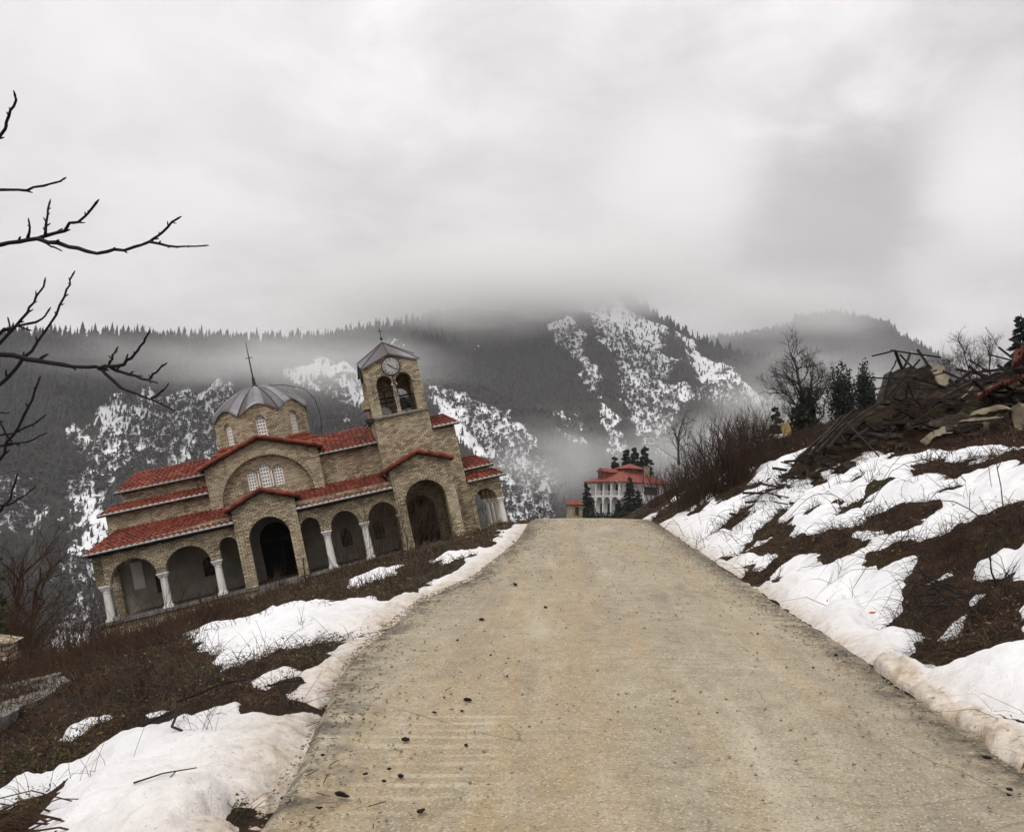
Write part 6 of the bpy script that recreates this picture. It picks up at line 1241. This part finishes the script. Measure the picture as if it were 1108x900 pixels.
def stick(name, pts, rad, mat, label, cat='stick', extra=()):
    mb = MB().tube([Vector(p) for p in pts], [rad * (1 - .4 * i / (len(pts) - 1)) for i in range(len(pts))], 6)
    for e in extra: mb.tube([Vector(p) for p in e], rad * .6, 5)
    return tag(mb.build(name, mat), label, cat)
def gl(x, y, dz): return (x, y, gz(x, y) + dz)
stick('twig', [gl(-1.92, 4.55, .17), gl(-1.78, 4.57, .185), gl(-1.62, 4.60, .175)], .005, 'dark_bark', 'thin forked twig lying on the near left snow patch', 'twig', [[gl(-1.72, 4.58, .18), gl(-1.73, 4.50, .165)]])
stick('twig', [gl(-2.46, 5.78, .15), gl(-2.35, 5.85, .18), gl(-2.25, 5.92, .19)], .014, 'dark_bark', 'thick dark piece of bark half buried in the near left snow patch', 'twig', [[gl(-2.22, 5.94, .21), gl(-2.14, 5.6, .17), gl(-2.02, 5.45, .17)]])
stick('twig', [gl(-1.75, 6.35, .15), gl(-1.62, 6.30, .17), gl(-1.5, 6.32, .16)], .008, 'dark_bark', 'small dark twig near the upper edge of the near left snow patch', 'twig')
stick('twig', [gl(-2.45, 6.5, .13), gl(-2.2, 6.68, .16), gl(-1.95, 6.75, .15)], .010, 'dark_bark', 'long dark stick along the upper edge of the near left snow patch', 'twig')
stick('fallen_branch', [(-9.9, 15.0, -1.02), (-8.95, 15.0, -.92), (-8.4, 15.0, -.8), (-7.85, 15.0, -.50)], .028, 'bark', 'long dead branch slanting up from the left edge over the pillar', 'branch')
stick('wooden_post', [gl(-14.2, 31.0, -.1), gl(-14.45, 31.0, .75)], .06, 'old_wood', 'dark leaning wooden post before the left end of the church wall', 'post')
for x, y, lb in ((-11.35, 32.2, 'thin iron post below the third column of the church'), (-10.75, 32.3, 'thin iron post just left of the church steps'), (-7.75, 33.0, 'thin iron post right of the church steps')):
    tag(MB().tube([gl(x, y, -.1), gl(x - .18, y, 1.15)], .025, 6).build('iron_post', 'metal_dark'), lb, 'post', 'iron posts along the church front')
for x, y, h, w_, n, lb in ((-13.0, 24.5, 1.6, 1.6, 40, 'dark leafless thicket in front of the left corner of the church wall'), (-15.0, 26.5, 2.0, 1.8, 40, 'dark leafless thicket on the slope between stone pillar and church'), (-12.6, 21.0, 1.3, 1.5, 36, 'low dark thicket just behind the stone pillar'), (-17.5, 29.5, 2.4, 2.0, 40, 'tall dark thicket at the left, below the hillside'), (-10.4, 22.0, 1.2, 1.6, 36, 'low dark thicket below the first arch of the church')):
    bush('bare_shrub', x, y, h, w_, n, lb, 'dark thickets on the left slope', mat='twig', depth=3, r=.012)
hd = root('hedge', (12.0, 110, 1.0), 'low dark hedge below the left side of the white house', 'hedge'); leaf_cloud('foliage', hd, [(i * .9 - 2.2, random.uniform(-.3, .3), .55, .9, .75 + .25 * random.random()) for i in range(9)], 3600, 'ivy', .13)
# brick pillar with sloping cap at the left edge
pp = root('stone_pillar', gl(-9.2, 15.4, .35), 'low pale stone pillar with a sloping cap at the left edge', 'pillar', rz=.3)
MB().box(-.42, .42, -.35, .35, -.3, .46, .012).build('shaft', 'stone', pp); MB().add([(-.5, -.42, .46), (.5, -.42, .46), (.5, .42, .46), (-.5, .42, .46), (-.1, 0, .62), (.1, 0, .60)], [(0, 1, 5, 4), (1, 2, 5), (2, 3, 4, 5), (3, 0, 4), (3, 2, 1, 0)]).build('cap', 'stone', pp)
SL = ['pale concrete slab of the old path, the one sloping down at the left', 'pale concrete slab of the old path below the stone pillar', 'pale concrete slab of the old path, farthest up toward the church', 'broken concrete slab of the old path cut by the left edge']
for i, p in enumerate(SLABS):
    P_ = []
    for q in range(len(p)):
        a, b = Vector((*p[q], 0)), Vector((*p[(q + 1) % len(p)], 0))
        for k_ in range(3): v = a.lerp(b, k_ / 3); P_.append((v.x + random.uniform(-.04, .04), v.y + random.uniform(-.04, .04)))
    n = len(P_); mb = MB(); top = [(x, y, gz(x, y) + .06) for x, y in P_]; bot = [(x, y, gz(x, y) - .25) for x, y in P_]
    tri = tessellate_polygon([[Vector((x, y, 0)) for x, y in P_]]); mb.add(top + bot, list(tri) + [(q, q + n, (q + 1) % n + n, (q + 1) % n) for q in range(n)])
    tag(mb.build('concrete_slab', 'concrete'), SL[i], 'slab', 'slabs of the old concrete path')
tag(quads('orange_leaf', np.array([gl(3.35, 8.15, .13)]), [.05], 'orange_leaf', flat=.9), 'single orange leaf lying on the snow at the right roadside', 'leaf')
X, Y = xy(4.75, TR + .0); tag(quads('orange_leaf', np.array([(X, Y, gz(X, Y) + .06)]), [.05], 'orange_leaf', flat=.2), 'orange leaf stuck to the face of the dirty snow ridge', 'leaf')
# twig heap at the lower left corner
th = MB()
for i in range(90):
    x, y = -2.75 + random.gauss(0, .28), 4.35 + random.gauss(0, .2); a = random.gauss(.5, .5); L = random.uniform(.2, .7); z = gz(x, y) + random.uniform(0, .16)
    th.tube([(x - math.cos(a) * L / 2, y - math.sin(a) * L / 2, z), (x, y, z + .05), (x + math.cos(a) * L / 2, y + math.sin(a) * L / 2, z - .03)], random.uniform(.003, .008), 4)
kind(th.build('brushwood', 'twig'), 'stuff')
